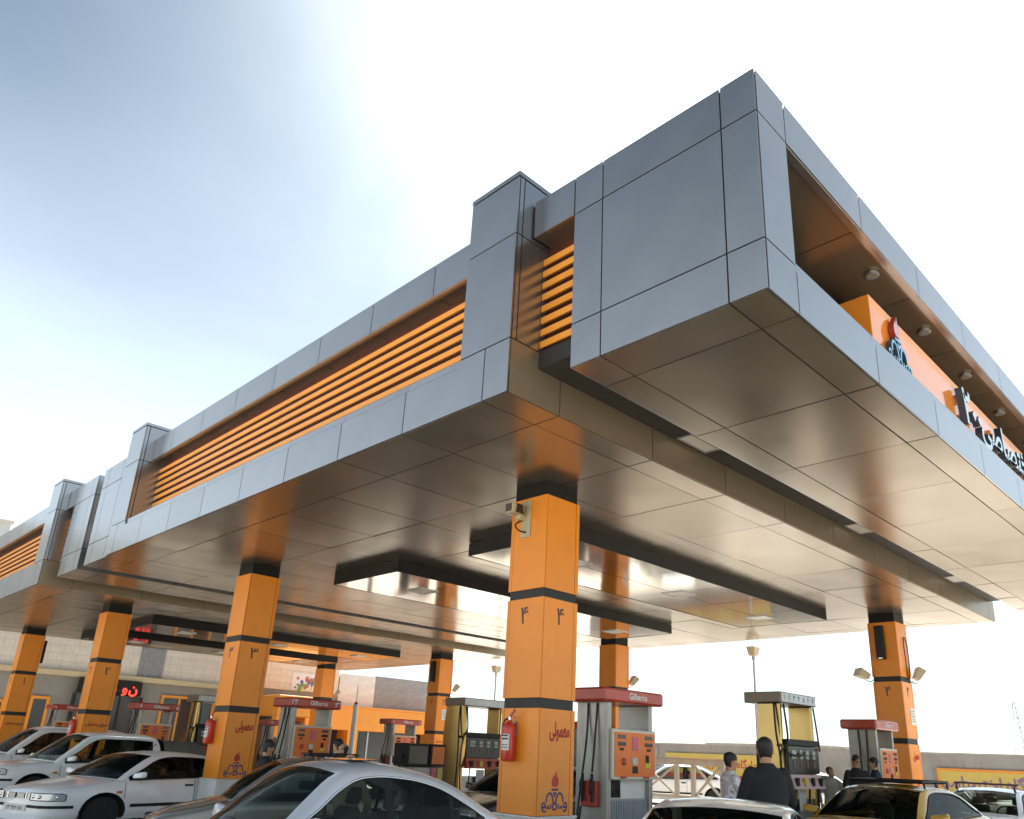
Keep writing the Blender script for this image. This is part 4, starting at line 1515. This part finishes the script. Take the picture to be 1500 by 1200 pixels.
    # window surround strips, door gaps, handles
    for sg in (1, -1):
        t = MB()
        a_, b_ = S['wins'][-1][0], S['wins'][0][1]
        pts = []
        for k in range(25):
            x = a_+(b_-a_)*k/24
            sc = gsec(x)
            pts.append((x, (sc[2][1]+.004)*sg, sc[2][2]+.004))
        t.tube(pts, .012, 5, 1)
        t.build('window_trim', trim or BLACK, car, smooth=True)
        t = MB()
        t.tube([(x, (wbelt(x)+.01)*sg, sh(x)+.015) for x in [a_+(b_-a_)*k/12 for k in range(13)]], .012, 5, 1)
        t.build('belt_trim', BLACK, car, smooth=True)
        for x in S['doors']:
            g = MB()
            rows = [[(x-.005, sg*(side(x, z)+.0025), z), (x+.005, sg*(side(x, z)+.0025), z)] for z in [zb+.07+(sh(x)-zb-.09)*k/8 for k in range(9)]
                    if all((x-w)**2+(z-wr)**2 > (R_+.01)**2 for w in xw)]
            if len(rows) > 1:
                g.grid(rows)
                g.build('door_gap', DARK, car)
        for x in S['handle']:
            z = sh(x)-.13
            MB().box(x-.085, x+.085, *sorted((sg*(side(x, z)-.01), sg*(side(x, z)+.018))), z-.02, z+.02).build('door_handle', BLACK, car, bevel=.008)
        z = zb+.25
        g = MB()
        st = [(-wb+R_+.06)+(2*wb-2*R_-.12)*k/8 for k in range(9)]
        g.grid([[(x, sg*(side(x, z)+.012), z-.03) for x in st], [(x, sg*(side(x, z+.06)+.012), z+.03) for x in st]])
        g.build('side_strip', BLACK, car)
        # mirrors
        xm, zm = .92*S['cowl']-.13, sh(.8)+.09
        mm = MB()
        mm.hexa([(xm-.07, sg*(hw(xm)*.93), zm-.05), (xm+.06, sg*(hw(xm)*.93), zm-.05), (xm+.05, sg*(hw(xm)+.17), zm-.03), (xm-.05, sg*(hw(xm)+.19), zm-.03)],
                [(xm-.07, sg*(hw(xm)*.93), zm+.05), (xm+.03, sg*(hw(xm)*.93), zm+.05), (xm+.03, sg*(hw(xm)+.16), zm+.09), (xm-.05, sg*(hw(xm)+.19), zm+.09)])
        mo = mm.build('door_mirror', body_m, car, bevel=.022, smooth='auto')
        # headlights follow the corner of the nose
        hl = MB()
        zl0, zl1 = sh(2.0)-.16, sh(2.0)-.035
        pathp = [(x1-.27+.27*k/5, None) for k in range(6)]
        pts = [(x, side(x, zl0)) for x, _ in pathp]+[(x1, side(x1, zl0)*f) for f in (.90, .76, .62)]
        rows = []
        for z in (zl0, (zl0+zl1)/2, zl1):
            row = []
            for k, (x, y) in enumerate(pts):
                off = .012
                row.append((min(x+off*(k/5 if k < 5 else 1.3), x1+.016), sg*(y+off*(1 if k < 5 else .3)), z-(.02 if k == 0 and z == zl1 else 0)))
            rows.append(row)
        hl.grid(rows)
        lo_ = hl.build('headlight', HLAMP, car, smooth=True)
        fm = MB()
        fm.tube(rows[0]+rows[2][::-1]+[rows[0][0]], .008, 5, 1)
        fm.build('lamp_frame', BLACK, lo_)
        for kk in (2, 5, 7):
            pz = rows[1][kk]
            MB().sphere((pz[0]-.004, pz[1], pz[2]), .036, (.5, 1, 1), 10, 7).build('lamp_bowl', CHROME, lo_, smooth=True)
        fx = S['doors'][0]+.10; fl = MB().box(fx-.045, fx+.045, *sorted((sg*(side(fx, .7)-.004), sg*(side(fx, .7)+.012))), sh(fx)-.22, sh(fx)-.175)
        fl.build('indicator', AMBER, car)
        tl = MB()
        tl.box(x0-.012, x0+.01, *sorted((sg*.34, sg*(hw(x0)-.03))), sh(x0)-.22, sh(x0)-.05)
        tl.build('tail_light', REDP, car)
        bp = MB()
        zz = sh(2.0)-.27
        rows = []
        for z in (zz-.025, zz+.025):
            rows.append([(min(x1-.40+.40*k/5+.012*k/5, x1+.014), sg*(side(x1-.40+.40*k/5, z)+.012), z) for k in range(6)]+[(x1+.016, sg*.30, z)])
        bp.grid(rows)
        bp.build('bumper_strip', BLACK, car)
    zl = sh(2.0)
    for sg in (1, -1):
        MB().box(x1+.002, x1+.014, *sorted((sg*.03, sg*.22)), zl-.14, zl-.05).build('grille', BLACK, car)
        MB().box(x1+.002, x1+.018, *sorted((sg*.225, sg*.24)), zl-.145, zl-.045).build('grille_bar', CHROME, car)
    MB().box(x1+.002, x1+.02, -.27, .27, zl-.36, zl-.25).build('number_plate', WHITE, car)
    wp = MB()
    for y in (.42, -.1):
        wp = MB()
        wp.tube([(S['cowl']+.06-.3*(y**2), y, sh(1)+.035), (S['cowl']+.0-.1, y-.25, sh(1)+.10), (S['cowl']+.0-.1, y-.45, sh(1)+.10)], .009, 5, 3)
        wp.build('wiper', RUBBER, car)
    return car, dict(roof=rf, gsec=gsec, sh=sh, side=side, x1=x1)


def roof_rack(car, info, x0, x1, w=.52, h=.12, bars=5, m=BLACK):
    """rail frame on feet, fixed to the roof"""
    z = lambda x: info['roof'](x)+.0
    zt_ = max(z(x0), z(x1), z((x0+x1)/2))+h
    r = MB()
    r.tube([(x0, -w, zt_), (x1, -w, zt_-.01), (x1, w, zt_-.01), (x0, w, zt_), (x0, -w, zt_)], .016, 6, 1)
    ro = r.build('roof_rack', m, car, smooth='auto')
    for k in range(bars):
        x = x0+(x1-x0)*(k+.5)/bars
        MB().cyl((x, -w, zt_-.03), (x, w, zt_-.03), .013, n=6).build('rack_bar', m, ro)
    for x in (x0+.05, (x0+x1)/2, x1-.05):
        for s_ in (-1, 1):
            MB().cyl((x, s_*w*1.02, z(x)+.02), (x, s_*w, zt_), .014, n=6).build('rack_foot', m, ro)
    return zt_


SILVERP = paint('silver', (.66, .68, .72), .35, .30)
WHITEP = paint('white', (.90, .90, .91))
BEIGEP = paint('beige', (.26, .23, .195), .5, .35)
DARKP = paint('dark', (.05, .05, .048), .3)
TAXIG = paint('taxi_orange', (.62, .36, .04))
PEARL = paint('pearl', (.74, .72, .69), .15)
REDB = paint('red', (.4, .03, .03))

car_a, ia = vehicle('silver arched roof saloon closest to the camera, left of the nearest column', 'car', ARC, -1.17, 3.95, 181, .865, 1.02, SILVERP, seats=SEAT, sy=.84, trim=CHROME)
o = MB().box(-.32, .02, -.30, .30, 0, .006).build('sunroof', GLASSD, car_a, bevel=.004)
o.location = (.05, 0, 1.4905)
o.rotation_euler = (0, R(1.5), 0)
car_b, ib = vehicle('dusty beige saloon with a roof rack just behind the silver saloon', 'car', SEDAN, .74, 7.95, 158, .88, .995, BEIGEP)
roof_rack(car_b, ib, -.75, .0, .50, .10, 6)
car_c, ic = vehicle('white saloon with headlights and driver in view at lower left', 'car', SEDAN, 1.32, 15.2, 197, 1.17, .935, WHITEP)
# nose badge-free grille slots in pale silver, plate digits, aerial
for y in (-.14, .10):
    MB().box(2.216, 2.224, y-.06, y+.10, .575, .66).build('grille_insert', GREYMET, car_c)
text('۲۳ ۴۱۳ ۷۷', TXTDK, car_c, Matrix(((0, 0, 1, 2.222), (1, 0, 0, 0), (0, 1, 0, .395), (0, 0, 0, 1))), .10, .001, name='plate_digits')
MB().cyl((.12, 0, 1.46), (-.05, 0, 1.62), .008, n=5).build('aerial', RUBBER, car_c)
car_d, id_ = vehicle('white double cab pickup with a grey tarpaulin over its bed', 'pickup', PICKUP, 1.62, 19.85, 190, 1.07, .985, paint('offwhite', (.86, .86, .83)), name='pickup_truck')
tp = MB()
rows = []
rnd = random.Random(5)
for i in range(15):
    x = -2.6+1.22*i/14
    rr = []
    for k in range(13):
        t = -1+2*k/12
        zz = 1.56+.04*math.sin(i*1.3+k)-(.5*max(0, abs(t)-.75)/.25 if abs(t) > .75 else 0)-.12*t*t+(.05 if i > 12 else 0)
        if i == 0:
            zz -= .35*(1-abs(t)*.2)
        rr.append((x, t*.80+.0, zz+rnd.uniform(-.012, .012)))
    rows.append(rr)
rows[0] = [(p[0]-.02, p[1], 1.0) for p in rows[0]]
tp.grid(rows)
tp.build('tarpaulin', mat('tarpaulin', (.16, .15, .13), .8, var=.2, bump=.3, bscale=12), car_d, smooth=True)
car_e, ie = vehicle('white high bodied car at the far left behind the columns', 'car', SUV, 2.0, 25.6, 186, 1.08, 1.0, paint('offwhite', (.86, .86, .83)), glass=GLASSD)
car_f, i_f = vehicle('dark saloon half hidden behind the nearest column', 'car', SEDAN, 5.9, 8.4, 176, 1.0, 1.0, DARKP)
car_g, ig = vehicle('white car beyond the railing, seen through its braces', 'car', SEDAN, 21.5, 16.0, 128, 1.05, 1.0, WHITEP)
car_h, ih = vehicle('pearl grey saloon showing only its roof at the bottom edge', 'car', SEDAN, .79, 1.125, 204, .93, .915, PEARL)
car_i, ii = vehicle('orange and green taxi with a black roof rack at lower right', 'taxi', SEDAN, 8.88, 2.82, 180, 1.135, .945, TAXIG, name='taxi')
zt_ = roof_rack(car_i, ii, -.75, .30, .54, .12, 5)
MB().box(-.28, .16, -.18, .36, 1.495, 1.51).build('roof_plaque', paint('green', (.06, .13, .06)), car_i, bevel=.004)
gs = MB()
secs_ = [ii['gsec'](x) for x in (.34, .39)]
gs.grid([[(p[0], p[1]*f, p[2]+.003) for f in (1,) for p in s_[4:]]+[(p[0], -p[1], p[2]+.003) for p in s_[-2:3:-1]] for s_ in secs_])
gs.build('green_stripe', paint('green', (.06, .13, .06)), car_i, smooth=True)
car_j, ij = vehicle('white car with a brown roof rail behind the taxi at the right edge', 'car', SEDAN, 14.5, 2.88, 180, .98, .90, WHITEP, sy=1.08)
MB().cyl((.32, -.58, 1.56), (.32, .58, 1.56), .022, n=8).build('roof_rail', mat('rail_brown', (.10, .06, .04), .5), car_j)
for s_ in (-.62, .62):
    t = MB().tube([(.36, s_*.85, 1.40), (.32, s_*.85, 1.56), (-.8, s_*.85, 1.56), (-.85, s_*.85, 1.38)], .022, 6, 2)
    t.build('roof_rail', mat('rail_brown', (.10, .06, .04), .5), car_j, smooth='auto')
car_k, ik = vehicle('white car with blue tinted side glass beyond the boy', 'car', SEDAN, 16.6, 8.4, 172, 1.0, 1.0, WHITEP)


# ------------------------------------------------------------------ people
SKIN = mat('skin', (.46, .23, .13), .5, var=.08, scale=8)
SKIN2 = mat('skin_light', (.50, .27, .16), .5, var=.08, scale=8)
HAIR = mat('hair_black', (.012, .010, .009), .55, var=.3, scale=30, bump=.5, bscale=90)
HAIRB = mat('hair_brown', (.035, .017, .008), .55, var=.3, scale=30, bump=.5, bscale=90)
EYE = mat('eye_dark', (.02, .015, .012), .2)
LIP = mat('lip', (.26, .08, .06), .5)


def voxel(mb, name, m, parent, size, it=3, mw=None):
    bm = mb.bm
    bmesh.ops.recalc_face_normals(bm, faces=bm.faces)
    me = bpy.data.meshes.new('tmp')
    bm.to_mesh(me)
    bm.free()
    o = bpy.data.objects.new('tmp', me)
    col.objects.link(o)
    r = o.modifiers.new('r', 'REMESH')
    r.mode = 'VOXEL'
    r.voxel_size = size
    s = o.modifiers.new('s', 'SMOOTH')
    s.factor = .5
    s.iterations = it
    bpy.context.view_layer.update()
    me2 = bpy.data.meshes.new_from_object(o.evaluated_get(bpy.context.evaluated_depsgraph_get()))
    bpy.data.objects.remove(o)
    bpy.data.meshes.remove(me)
    me2.name = name
    if mw is not None:
        me2.transform(mw)
    for p in me2.polygons:
        p.use_smooth = True
    me2.materials.clear()
    me2.materials.append(m)
    return link(name, me2, parent)


def rings(mb, lv, n=18, tf=None):
    """lv: (z, front, back, half width, x shift); capped loft"""
    out = []
    for z, f, b, w, xo in lv:
        r = []
        for k in range(n):
            a = 2*math.pi*k/n
            c, s = math.cos(a), math.sin(a)
            p = Vector((xo+(f if c > 0 else b)*c, w*s, z))
            r.append(mb.bm.verts.new(tf @ p if tf else p))
        out.append(r)
    for a, b in zip(out, out[1:]):
        mb.bridge(a, b)
    mb.bm.faces.new(out[0][::-1])
    mb.bm.faces.new(out[-1])


HEADLV = [(-.125, .035, .03, .03, .045), (-.115, .05, .045, .045, .035), (-.09, .072, .06, .058, .018), (-.055, .082, .075, .066, .008), (-.02, .084, .088, .072, .004),
          (.015, .086, .096, .075, 0), (.045, .088, .10, .076, 0), (.075, .08, .096, .072, -.002), (.10, .062, .078, .058, -.006), (.118, .035, .045, .034, -.01), (.124, .012, .016, .012, -.012)]


def person(label, loc, face, H=1.75, skin=SKIN, top=None, bottom=None, hair='short', hairm=HAIR, arms=((.02, .30, 1.13, .14, .27, .93), (.02, -.30, 1.13, .14, -.27, .93)),
           head=(0, 0, 0), lean=0.0, stride=.0, seated=False, vox=.010, glasses=False, group='people at the pumps', twist=0.0, beard=False, collar=None, bulk=1.0):
    """standing or seated figure facing local +X; arms = (elbow xyz, wrist xyz) left then right; head = (yaw, pitch, roll)"""
    p = thing('person', label, 'person', loc, face, group)
    k = H/1.75
    p.scale = (k, k, k)
    top = top or mat('cloth_dark', (.02, .02, .024), .85)
    bottom = bottom or mat('trousers_dark', (.03, .032, .04), .85)
    hz = .93 if not seated else .48
    dz = hz-.93
    L = Matrix.Translation((0, 0, hz)) @ Matrix.Rotation(lean, 4, 'Y') @ Matrix.Translation((0, 0, -hz)) @ Matrix.Translation((0, 0, dz))
    hc = L @ Vector((.015, 0, 1.626))
    HT = Matrix.Translation(hc) @ Matrix.Rotation(head[0], 4, 'Z') @ Matrix.Rotation(head[1], 4, 'Y') @ Matrix.Rotation(head[2], 4, 'X')
    # ---- body with head, hands: one surface
    b = MB()
    rings(b, HEADLV, 20, HT)
    b.hexa([HT @ Vector(v) for v in ((.075, -.012, .018), (.08, .012, .018), (.078, .018, -.03), (.078, -.018, -.03))],
           [HT @ Vector(v) for v in ((.092, -.006, .012), (.092, .006, .012), (.114, .012, -.026), (.114, -.012, -.026))])
    for s in (-1, 1):
        b.sphere(HT @ Vector((-.008, s*.078, -.012)), .026, (.75, .45, 1.25), 8, 6)
        b.sphere(HT @ Vector((.074, s*.032, .024)), .018, (.6, 1.3, .6), 8, 6)
        b.sphere(HT @ Vector((.058, s*.036, -.03)), .026, u=8, v=6)
    nb, nt = L @ Vector((-.015, 0, 1.40)), HT @ Vector((-.012, 0, -.07))
    b.cyl(nb, nt, .064, .056, 12)
    rings(b, [(.90, .09, .10, .15, 0), (1.05, .085, .09, .135, 0), (1.25, .10, .10, .16, 0), (1.40, .07, .085, .16, 0), (1.46, .04, .05, .07, -.005)], 16, L)
    sh = [L @ Vector((-.005, s*.170, 1.385)) for s in (1, -1)]
    hands = []
    for a, S, sg in ((arms[0], sh[0], 1), (arms[1], sh[1], -1)):
        e, w = L @ Vector(a[:3]), L @ Vector(a[3:6])
        b.tube([S, S.lerp(e, .5), e, e.lerp(w, .5), w], [.045, .044, .038, .035, .026, .026], 8, 3)
        d = (w-e).normalized()
        sd = d.cross(Vector((0, 0, 1)))
        sd = sd.normalized() if sd.length > .1 else Vector((1, 0, 0))
        nrm = sd.cross(d)
        q = [w+sd*.016+nrm*.009, w-sd*.016+nrm*.009, w-sd*.016-nrm*.009, w+sd*.016-nrm*.009]
        pe = w+d*.085
        q2 = [pe+sd*.038+nrm*.010, pe-sd*.038+nrm*.010, pe-sd*.038-nrm*.010, pe+sd*.038-nrm*.010]
        b.hexa(q, q2)
        for f, (o_, ln) in enumerate(((.030, .066), (.010, .074), (-.010, .070), (-.029, .055))):
            p0 = pe+sd*o_-d*.01
            p1 = p0+d*ln*.55-nrm*.008
            p2 = p1+d*ln*.42-nrm*.026
            b.tube([p0, p1, p2], [.0095, .009, .0085], 6, 2)
        t0 = w+d*.03+sd*.026*sg
        b.tube([t0, t0+sd*.024*sg+d*.028, t0+sd*.026*sg+d*.06-nrm*.012], [.012, .011, .0095], 6, 2)
        hands.append((e, w))
    hips = [L @ Vector((0, s*.09, .92)) for s in (1, -1)]
    legs = []
    for i, s in enumerate((1, -1)):
        if seated:
            kn, an = Vector((.42, s*.13, .50)), Vector((.50, s*.12, .09))
        else:
            kn, an = Vector((.02+stride*s*.5, s*.10, .50)), Vector((-.03+stride*s, s*.11, .085))
        legs.append((hips[i], kn, an))
        b.tube([hips[i], hips[i].lerp(kn, .5), kn, kn.lerp(an, .5), an], [.075, .07, .055, .048, .045, .035], 8, 3)
    b.sphere(L @ Vector((0, 0, .93)), .12, (.8, 1.2, .8), 10, 7)
    voxel(b, 'body', skin, p, vox*.75, 2)
    # ---- face details
    for s in (-1, 1):
        MB().sphere(HT @ Vector((.083, s*.032, .020)), .0095, (.6, 1.35, .7), 8, 6).build('eye', EYE, p, smooth=True)
        MB().tube([HT @ Vector((.094, s*.012, .040)), HT @ Vector((.092, s*.034, .046)), HT @ Vector((.078, s*.052, .038))], .005, 5, 3).build('eyebrow', hairm, p, smooth=True)
    MB().sphere(HT @ Vector((.086, 0, -.062)), .02, (.45, 1.15, .32), 8, 6).build('mouth', LIP, p, smooth=True)
    if glasses:
        g = MB()
        for s in (-1, 1):
            g.tube([HT @ Vector((.098, s*.034+.021*math.cos(t), .018+.015*math.sin(t))) for t in [6.2832*i/10 for i in range(11)]], .0028, 5, 1)
            g.tube([HT @ Vector((.096, s*.055, .022)), HT @ Vector((.0, s*.079, .018))], .0028, 5, 1)
        g.tube([HT @ Vector((.1, -.013, .02)), HT @ Vector((.1, .013, .02))], .0028, 5, 1)
        g.build('glasses', BLACK, p)
    # ---- hair
    if hair:
        hm = MB()
        nA, nZ = 26, 10
        rows_o, rows_i = [], []
        low = -.085 if hair == 'short' else -.07
        for j in range(nZ+1):
            z = low+(.124-low)*(j/nZ)**.85
            # head radii at this height
            for q in range(len(HEADLV)-1):
                if HEADLV[q][0] <= z <= HEADLV[q+1][0]:
                    t = (z-HEADLV[q][0])/(HEADLV[q+1][0]-HEADLV[q][0])
                    f, bk, w, xo = [HEADLV[q][c]+(HEADLV[q+1][c]-HEADLV[q][c])*t for c in (1, 2, 3, 4)]
                    break
            else:
                f, bk, w, xo = HEADLV[-1][1:]
            if z > .078:
                op = 0
            elif z > .02:
                op = R(52)*min(1, (.085-z)/.04)
            elif z > -.03:
                op = R(84) if hair != 'balding' else R(100)
            else:
                op = R(118)
            if hair == 'balding' and z > .045:
                op = R(110) if z < .075 else R(150)
            th = .010 if hair == 'short' else .005
            ro, ri = [], []
            for i in range(nA+1):
                a = op+(2*math.pi-2*op)*i/nA
                c, s = math.cos(a), math.sin(a)
                rr = f if c > 0 else bk
                wob = 1+.35*math.sin(7*a+3*j)*math.sin(11*a+1.7*j)
                ro.append(HT @ Vector((xo+(rr+th*wob)*c, (w+th*wob)*s, z+(th*.9 if j == nZ else th*.4*j/nZ))))
                ri.append(HT @ Vector((xo+(rr-.006)*c, (w-.006)*s, z)))
            rows_o.append(ro)
            rows_i.append(ri)
        if hair == 'balding':
            rows_o, rows_i = rows_o[:-3], rows_i[:-3]
        hm.grid(rows_o)
        hm.grid(rows_i)
        hm.grid([rows_o[0], rows_i[0]])
        hm.grid([[r[0] for r in rows_o], [r[0] for r in rows_i]])
        hm.grid([[r[-1] for r in rows_o], [r[-1] for r in rows_i]])
        hm.grid([rows_o[-1], rows_i[-1]])
        hm.build('hair', hairm, p, smooth=True, merge=True)
    if beard:
        bd = MB()
        bd.sphere(HT @ Vector((.055, 0, -.092)), .05, (.75, 1.05, .75), 12, 8)
        bd.build('beard', hairm, p, smooth=True)
    # ---- clothes
    t = MB()
    B_ = bulk
    rings(t, [(.80, .125*B_, .13*B_, .185*B_, 0), (.92, .13*B_, .135*B_, .185*B_, 0), (1.05, .125*B_, .125*B_, .172*B_, 0), (1.20, .135*B_, .125*B_, .19*B_, 0),
              (1.32, .13*B_, .125*B_, .20*B_, 0), (1.39, .11, .12, .19*B_, -.005), (1.435, .09, .10, .145, -.01), (1.47, .074, .082, .09, -.01), (1.50, .066, .072, .072, -.006)], 20, L)
    for (e, w), S in zip(hands, sh):
        t.sphere(S, .070*B_, u=10, v=8)
        wc = e.lerp(w, .93)
        t.tube([S, S.lerp(e, .5), e, e.lerp(wc, .5), wc], [.070*B_, .066*B_, .058*B_, .055, .048, .044], 10, 3)
    voxel(t, 'jacket', top, p, vox*1.1, 3)
    if collar is not None:
        cl = MB()
        cl.grid([[L @ Vector((-.008+.078*math.cos(a)*(1 if math.cos(a) < .6 else .95), .076*math.sin(a), zz)) for a in [R(40)+R(280)*i/12 for i in range(13)]] for zz in (1.475, 1.535)])
        cl.build('collar', collar, p, smooth=True)
    tr = MB()
    rings(tr, [(.78, .115, .125, .165, 0), (.93, .12, .128, .175, 0), (1.02, .11, .115, .16, 0)], 16, L)
    for hp, kn, an in legs:
        tr.tube([hp, hp.lerp(kn, .5), kn, kn.lerp(an, .5), an], [.098, .09, .075, .066, .062, .058], 10, 3)
    voxel(tr, 'trousers', bottom, p, vox*1.2, 3)
    for hp, kn, an in legs:
        s_ = MB()
        x, y, z = an
        z0 = z-.083
        s_.hexa([(x-.085, y-.04, z0), (x+.19, y-.045, z0), (x+.19, y+.045, z0), (x-.085, y+.04, z0)], [(x-.075, y-.036, z0+.09), (x+.13, y-.036, z0+.055), (x+.13, y+.036, z0+.055), (x-.075, y+.036, z0+.09)])
        s_.build('shoe', BLACK, p, bevel=.02, smooth='auto')
    return p


def checked(name, a, b_, sc=14):
    """mottled patterned cloth"""
    m = bpy.data.materials.new(name)
    m.use_nodes = True
    nt = m.node_tree
    bs = nt.nodes['Principled BSDF']
    bs.inputs['Roughness'].default_value = .85
    t_ = nt.nodes.new('ShaderNodeTexCoord')
    v = nt.nodes.new('ShaderNodeTexVoronoi')
    v.inputs['Scale'].default_value = sc
    n = nt.nodes.new('ShaderNodeTexNoise')
    n.inputs['Scale'].default_value = sc*.6
    n.inputs['Detail'].default_value = 4
    r = nt.nodes.new('ShaderNodeValToRGB')
    r.color_ramp.interpolation = 'CONSTANT'
    e = r.color_ramp.elements
    e[0].color = (*a, 1)
    e[1].color = (*b_, 1)
    e[1].position = .50
    x = e.new(.62)
    x.color = (a[0]*.45, a[1]*.45, a[2]*.5, 1)
    nt.links.new(t_.outputs['Object'], v.inputs['Vector'])
    nt.links.new(t_.outputs['Object'], n.inputs['Vector'])
    nt.links.new(n.outputs['Fac'], r.inputs['Fac'])
    nt.links.new(r.outputs['Color'], bs.inputs['Base Color'])
    return m


RIGHT = yaw-R(90)       # towards the right of the picture
LEFT = yaw+R(90)
BLK = mat('cloth_black', (.018, .016, .019), .9, var=.2, scale=5, bump=.3, bscale=25)
NAVY = mat('cloth_navy', (.02, .024, .038), .85, var=.2, scale=5, bump=.3, bscale=25)
WHT = mat('cloth_white', (.66, .66, .68), .85, var=.06, scale=5, bump=.3, bscale=25)
PALE = mat('cloth_cream', (.56, .50, .42), .85, var=.06, scale=5, bump=.3, bscale=25)
KHAKI = mat('cloth_khaki', (.16, .13, .09), .85, var=.15, scale=5, bump=.3, bscale=25)
PAT = checked('cloth_pattern', (.58, .54, .58), (.80, .76, .78))
FRONT_REST = ((.10, .27, 1.14, .24, .16, .98), (.10, -.27, 1.14, .24, -.16, .98))

person('man in a black jacket with his back to us in front of the steel pump', (3.14, 1.99, 0), yaw+R(6), 1.92, top=BLK, bulk=1.14,
       arms=((.03, .265, 1.13, .22, .24, .97), (.04, -.265, 1.13, .24, -.22, .98)), vox=.010, head=(R(-14), R(4), 0))
person('man in a patterned grey jacket in profile beside the man in black', (5.28, 3.76, 0), RIGHT+R(12), 1.77, top=PAT, bottom=KHAKI,
       arms=((.08, .28, 1.14, .26, .16, 1.02), (.08, -.28, 1.14, .28, -.10, 1.02)), head=(0, R(6), 0))
person('smiling boy in a cream top leaning out between the pumps', (11.15, 4.95, .15), yaw+R(168), 1.47, skin=SKIN2, top=PALE, hairm=HAIRB, lean=R(4), head=(R(8), R(2), R(22)))
person('man in dark jacket and glasses looking down beside the taxi', (11.12, 4.37, .15), yaw+R(172), 1.72, skin=SKIN2, top=BLK, hair='short', hairm=HAIRB, head=(R(20), R(24), 0), glasses=True, arms=FRONT_REST)
person('dark haired man in profile facing left over the taxi roof', (11.86, 4.30, .15), LEFT-R(20), 1.69, skin=SKIN2, top=NAVY, head=(R(0), R(0), 0), arms=FRONT_REST)
person('man in black between the second column and the pump numbered twenty four', (1.02, 9.65, 0), RIGHT+R(25), 1.68, top=BLK, head=(R(10), R(14), 0), arms=FRONT_REST)
person('man in a white shirt at the orange pump board', (3.4, 11.4, 0), LEFT-R(70), 1.76, skin=SKIN2, top=WHT, head=(R(50), R(0), 0), arms=FRONT_REST)
person('balding man facing left above the beige car', (2.53, 9.8, 0), LEFT+R(10), 1.67, skin=SKIN2, top=KHAKI, hair='balding', head=(0, R(8), 0))
person('bald man seen from behind between the two nearest saloons', (.22, 5.98, 0), yaw+R(10), 1.545, skin=SKIN2, top=KHAKI, hair='balding', head=(0, R(8), 0))


def in_car(car, lx, ly, label, **kw):
    """seated figure placed in a car seat"""
    mw = Matrix.Translation(car.location) @ Matrix.Rotation(car.rotation_euler.z, 4, 'Z')
    w = mw @ Vector((lx*car.scale.x, ly*car.scale.y, 0))
    return person(label, (w.x, w.y, kw.pop('z', .08)), car.rotation_euler.z+kw.pop('turn', 0), kw.pop('H', 1.55), seated=True, group='people inside cars', vox=.013, **kw)


WHEEL = ((.22, .28, 1.16, .42, .16, 1.22), (.22, -.28, 1.16, .42, -.16, 1.22))
in_car(car_c, -.02, .37, 'driver at the wheel of the white saloon at lower left', skin=SKIN, top=BLK, arms=WHEEL, z=.02, H=1.5)
in_car(car_c, -.92, .35, 'back seat passenger in a pale shirt in the white saloon', top=mat('cloth_pale_blue', (.45, .5, .55), .85), arms=FRONT_REST, z=.02, H=1.45)
in_car(car_i, -.02, .37, 'driver in a dark hood behind the taxi windscreen', top=BLK, arms=WHEEL, z=-.05, H=1.5, bulk=1.1)
in_car(car_i, .0, -.36, 'front passenger in black behind the taxi windscreen', top=BLK, arms=FRONT_REST, z=-.08, H=1.5)
in_car(car_a, -.06, .37, 'driver in a brown top in the nearest silver saloon', skin=SKIN2, top=mat('cloth_brown', (.12, .07, .04), .85), arms=WHEEL, z=-.08, H=1.42)
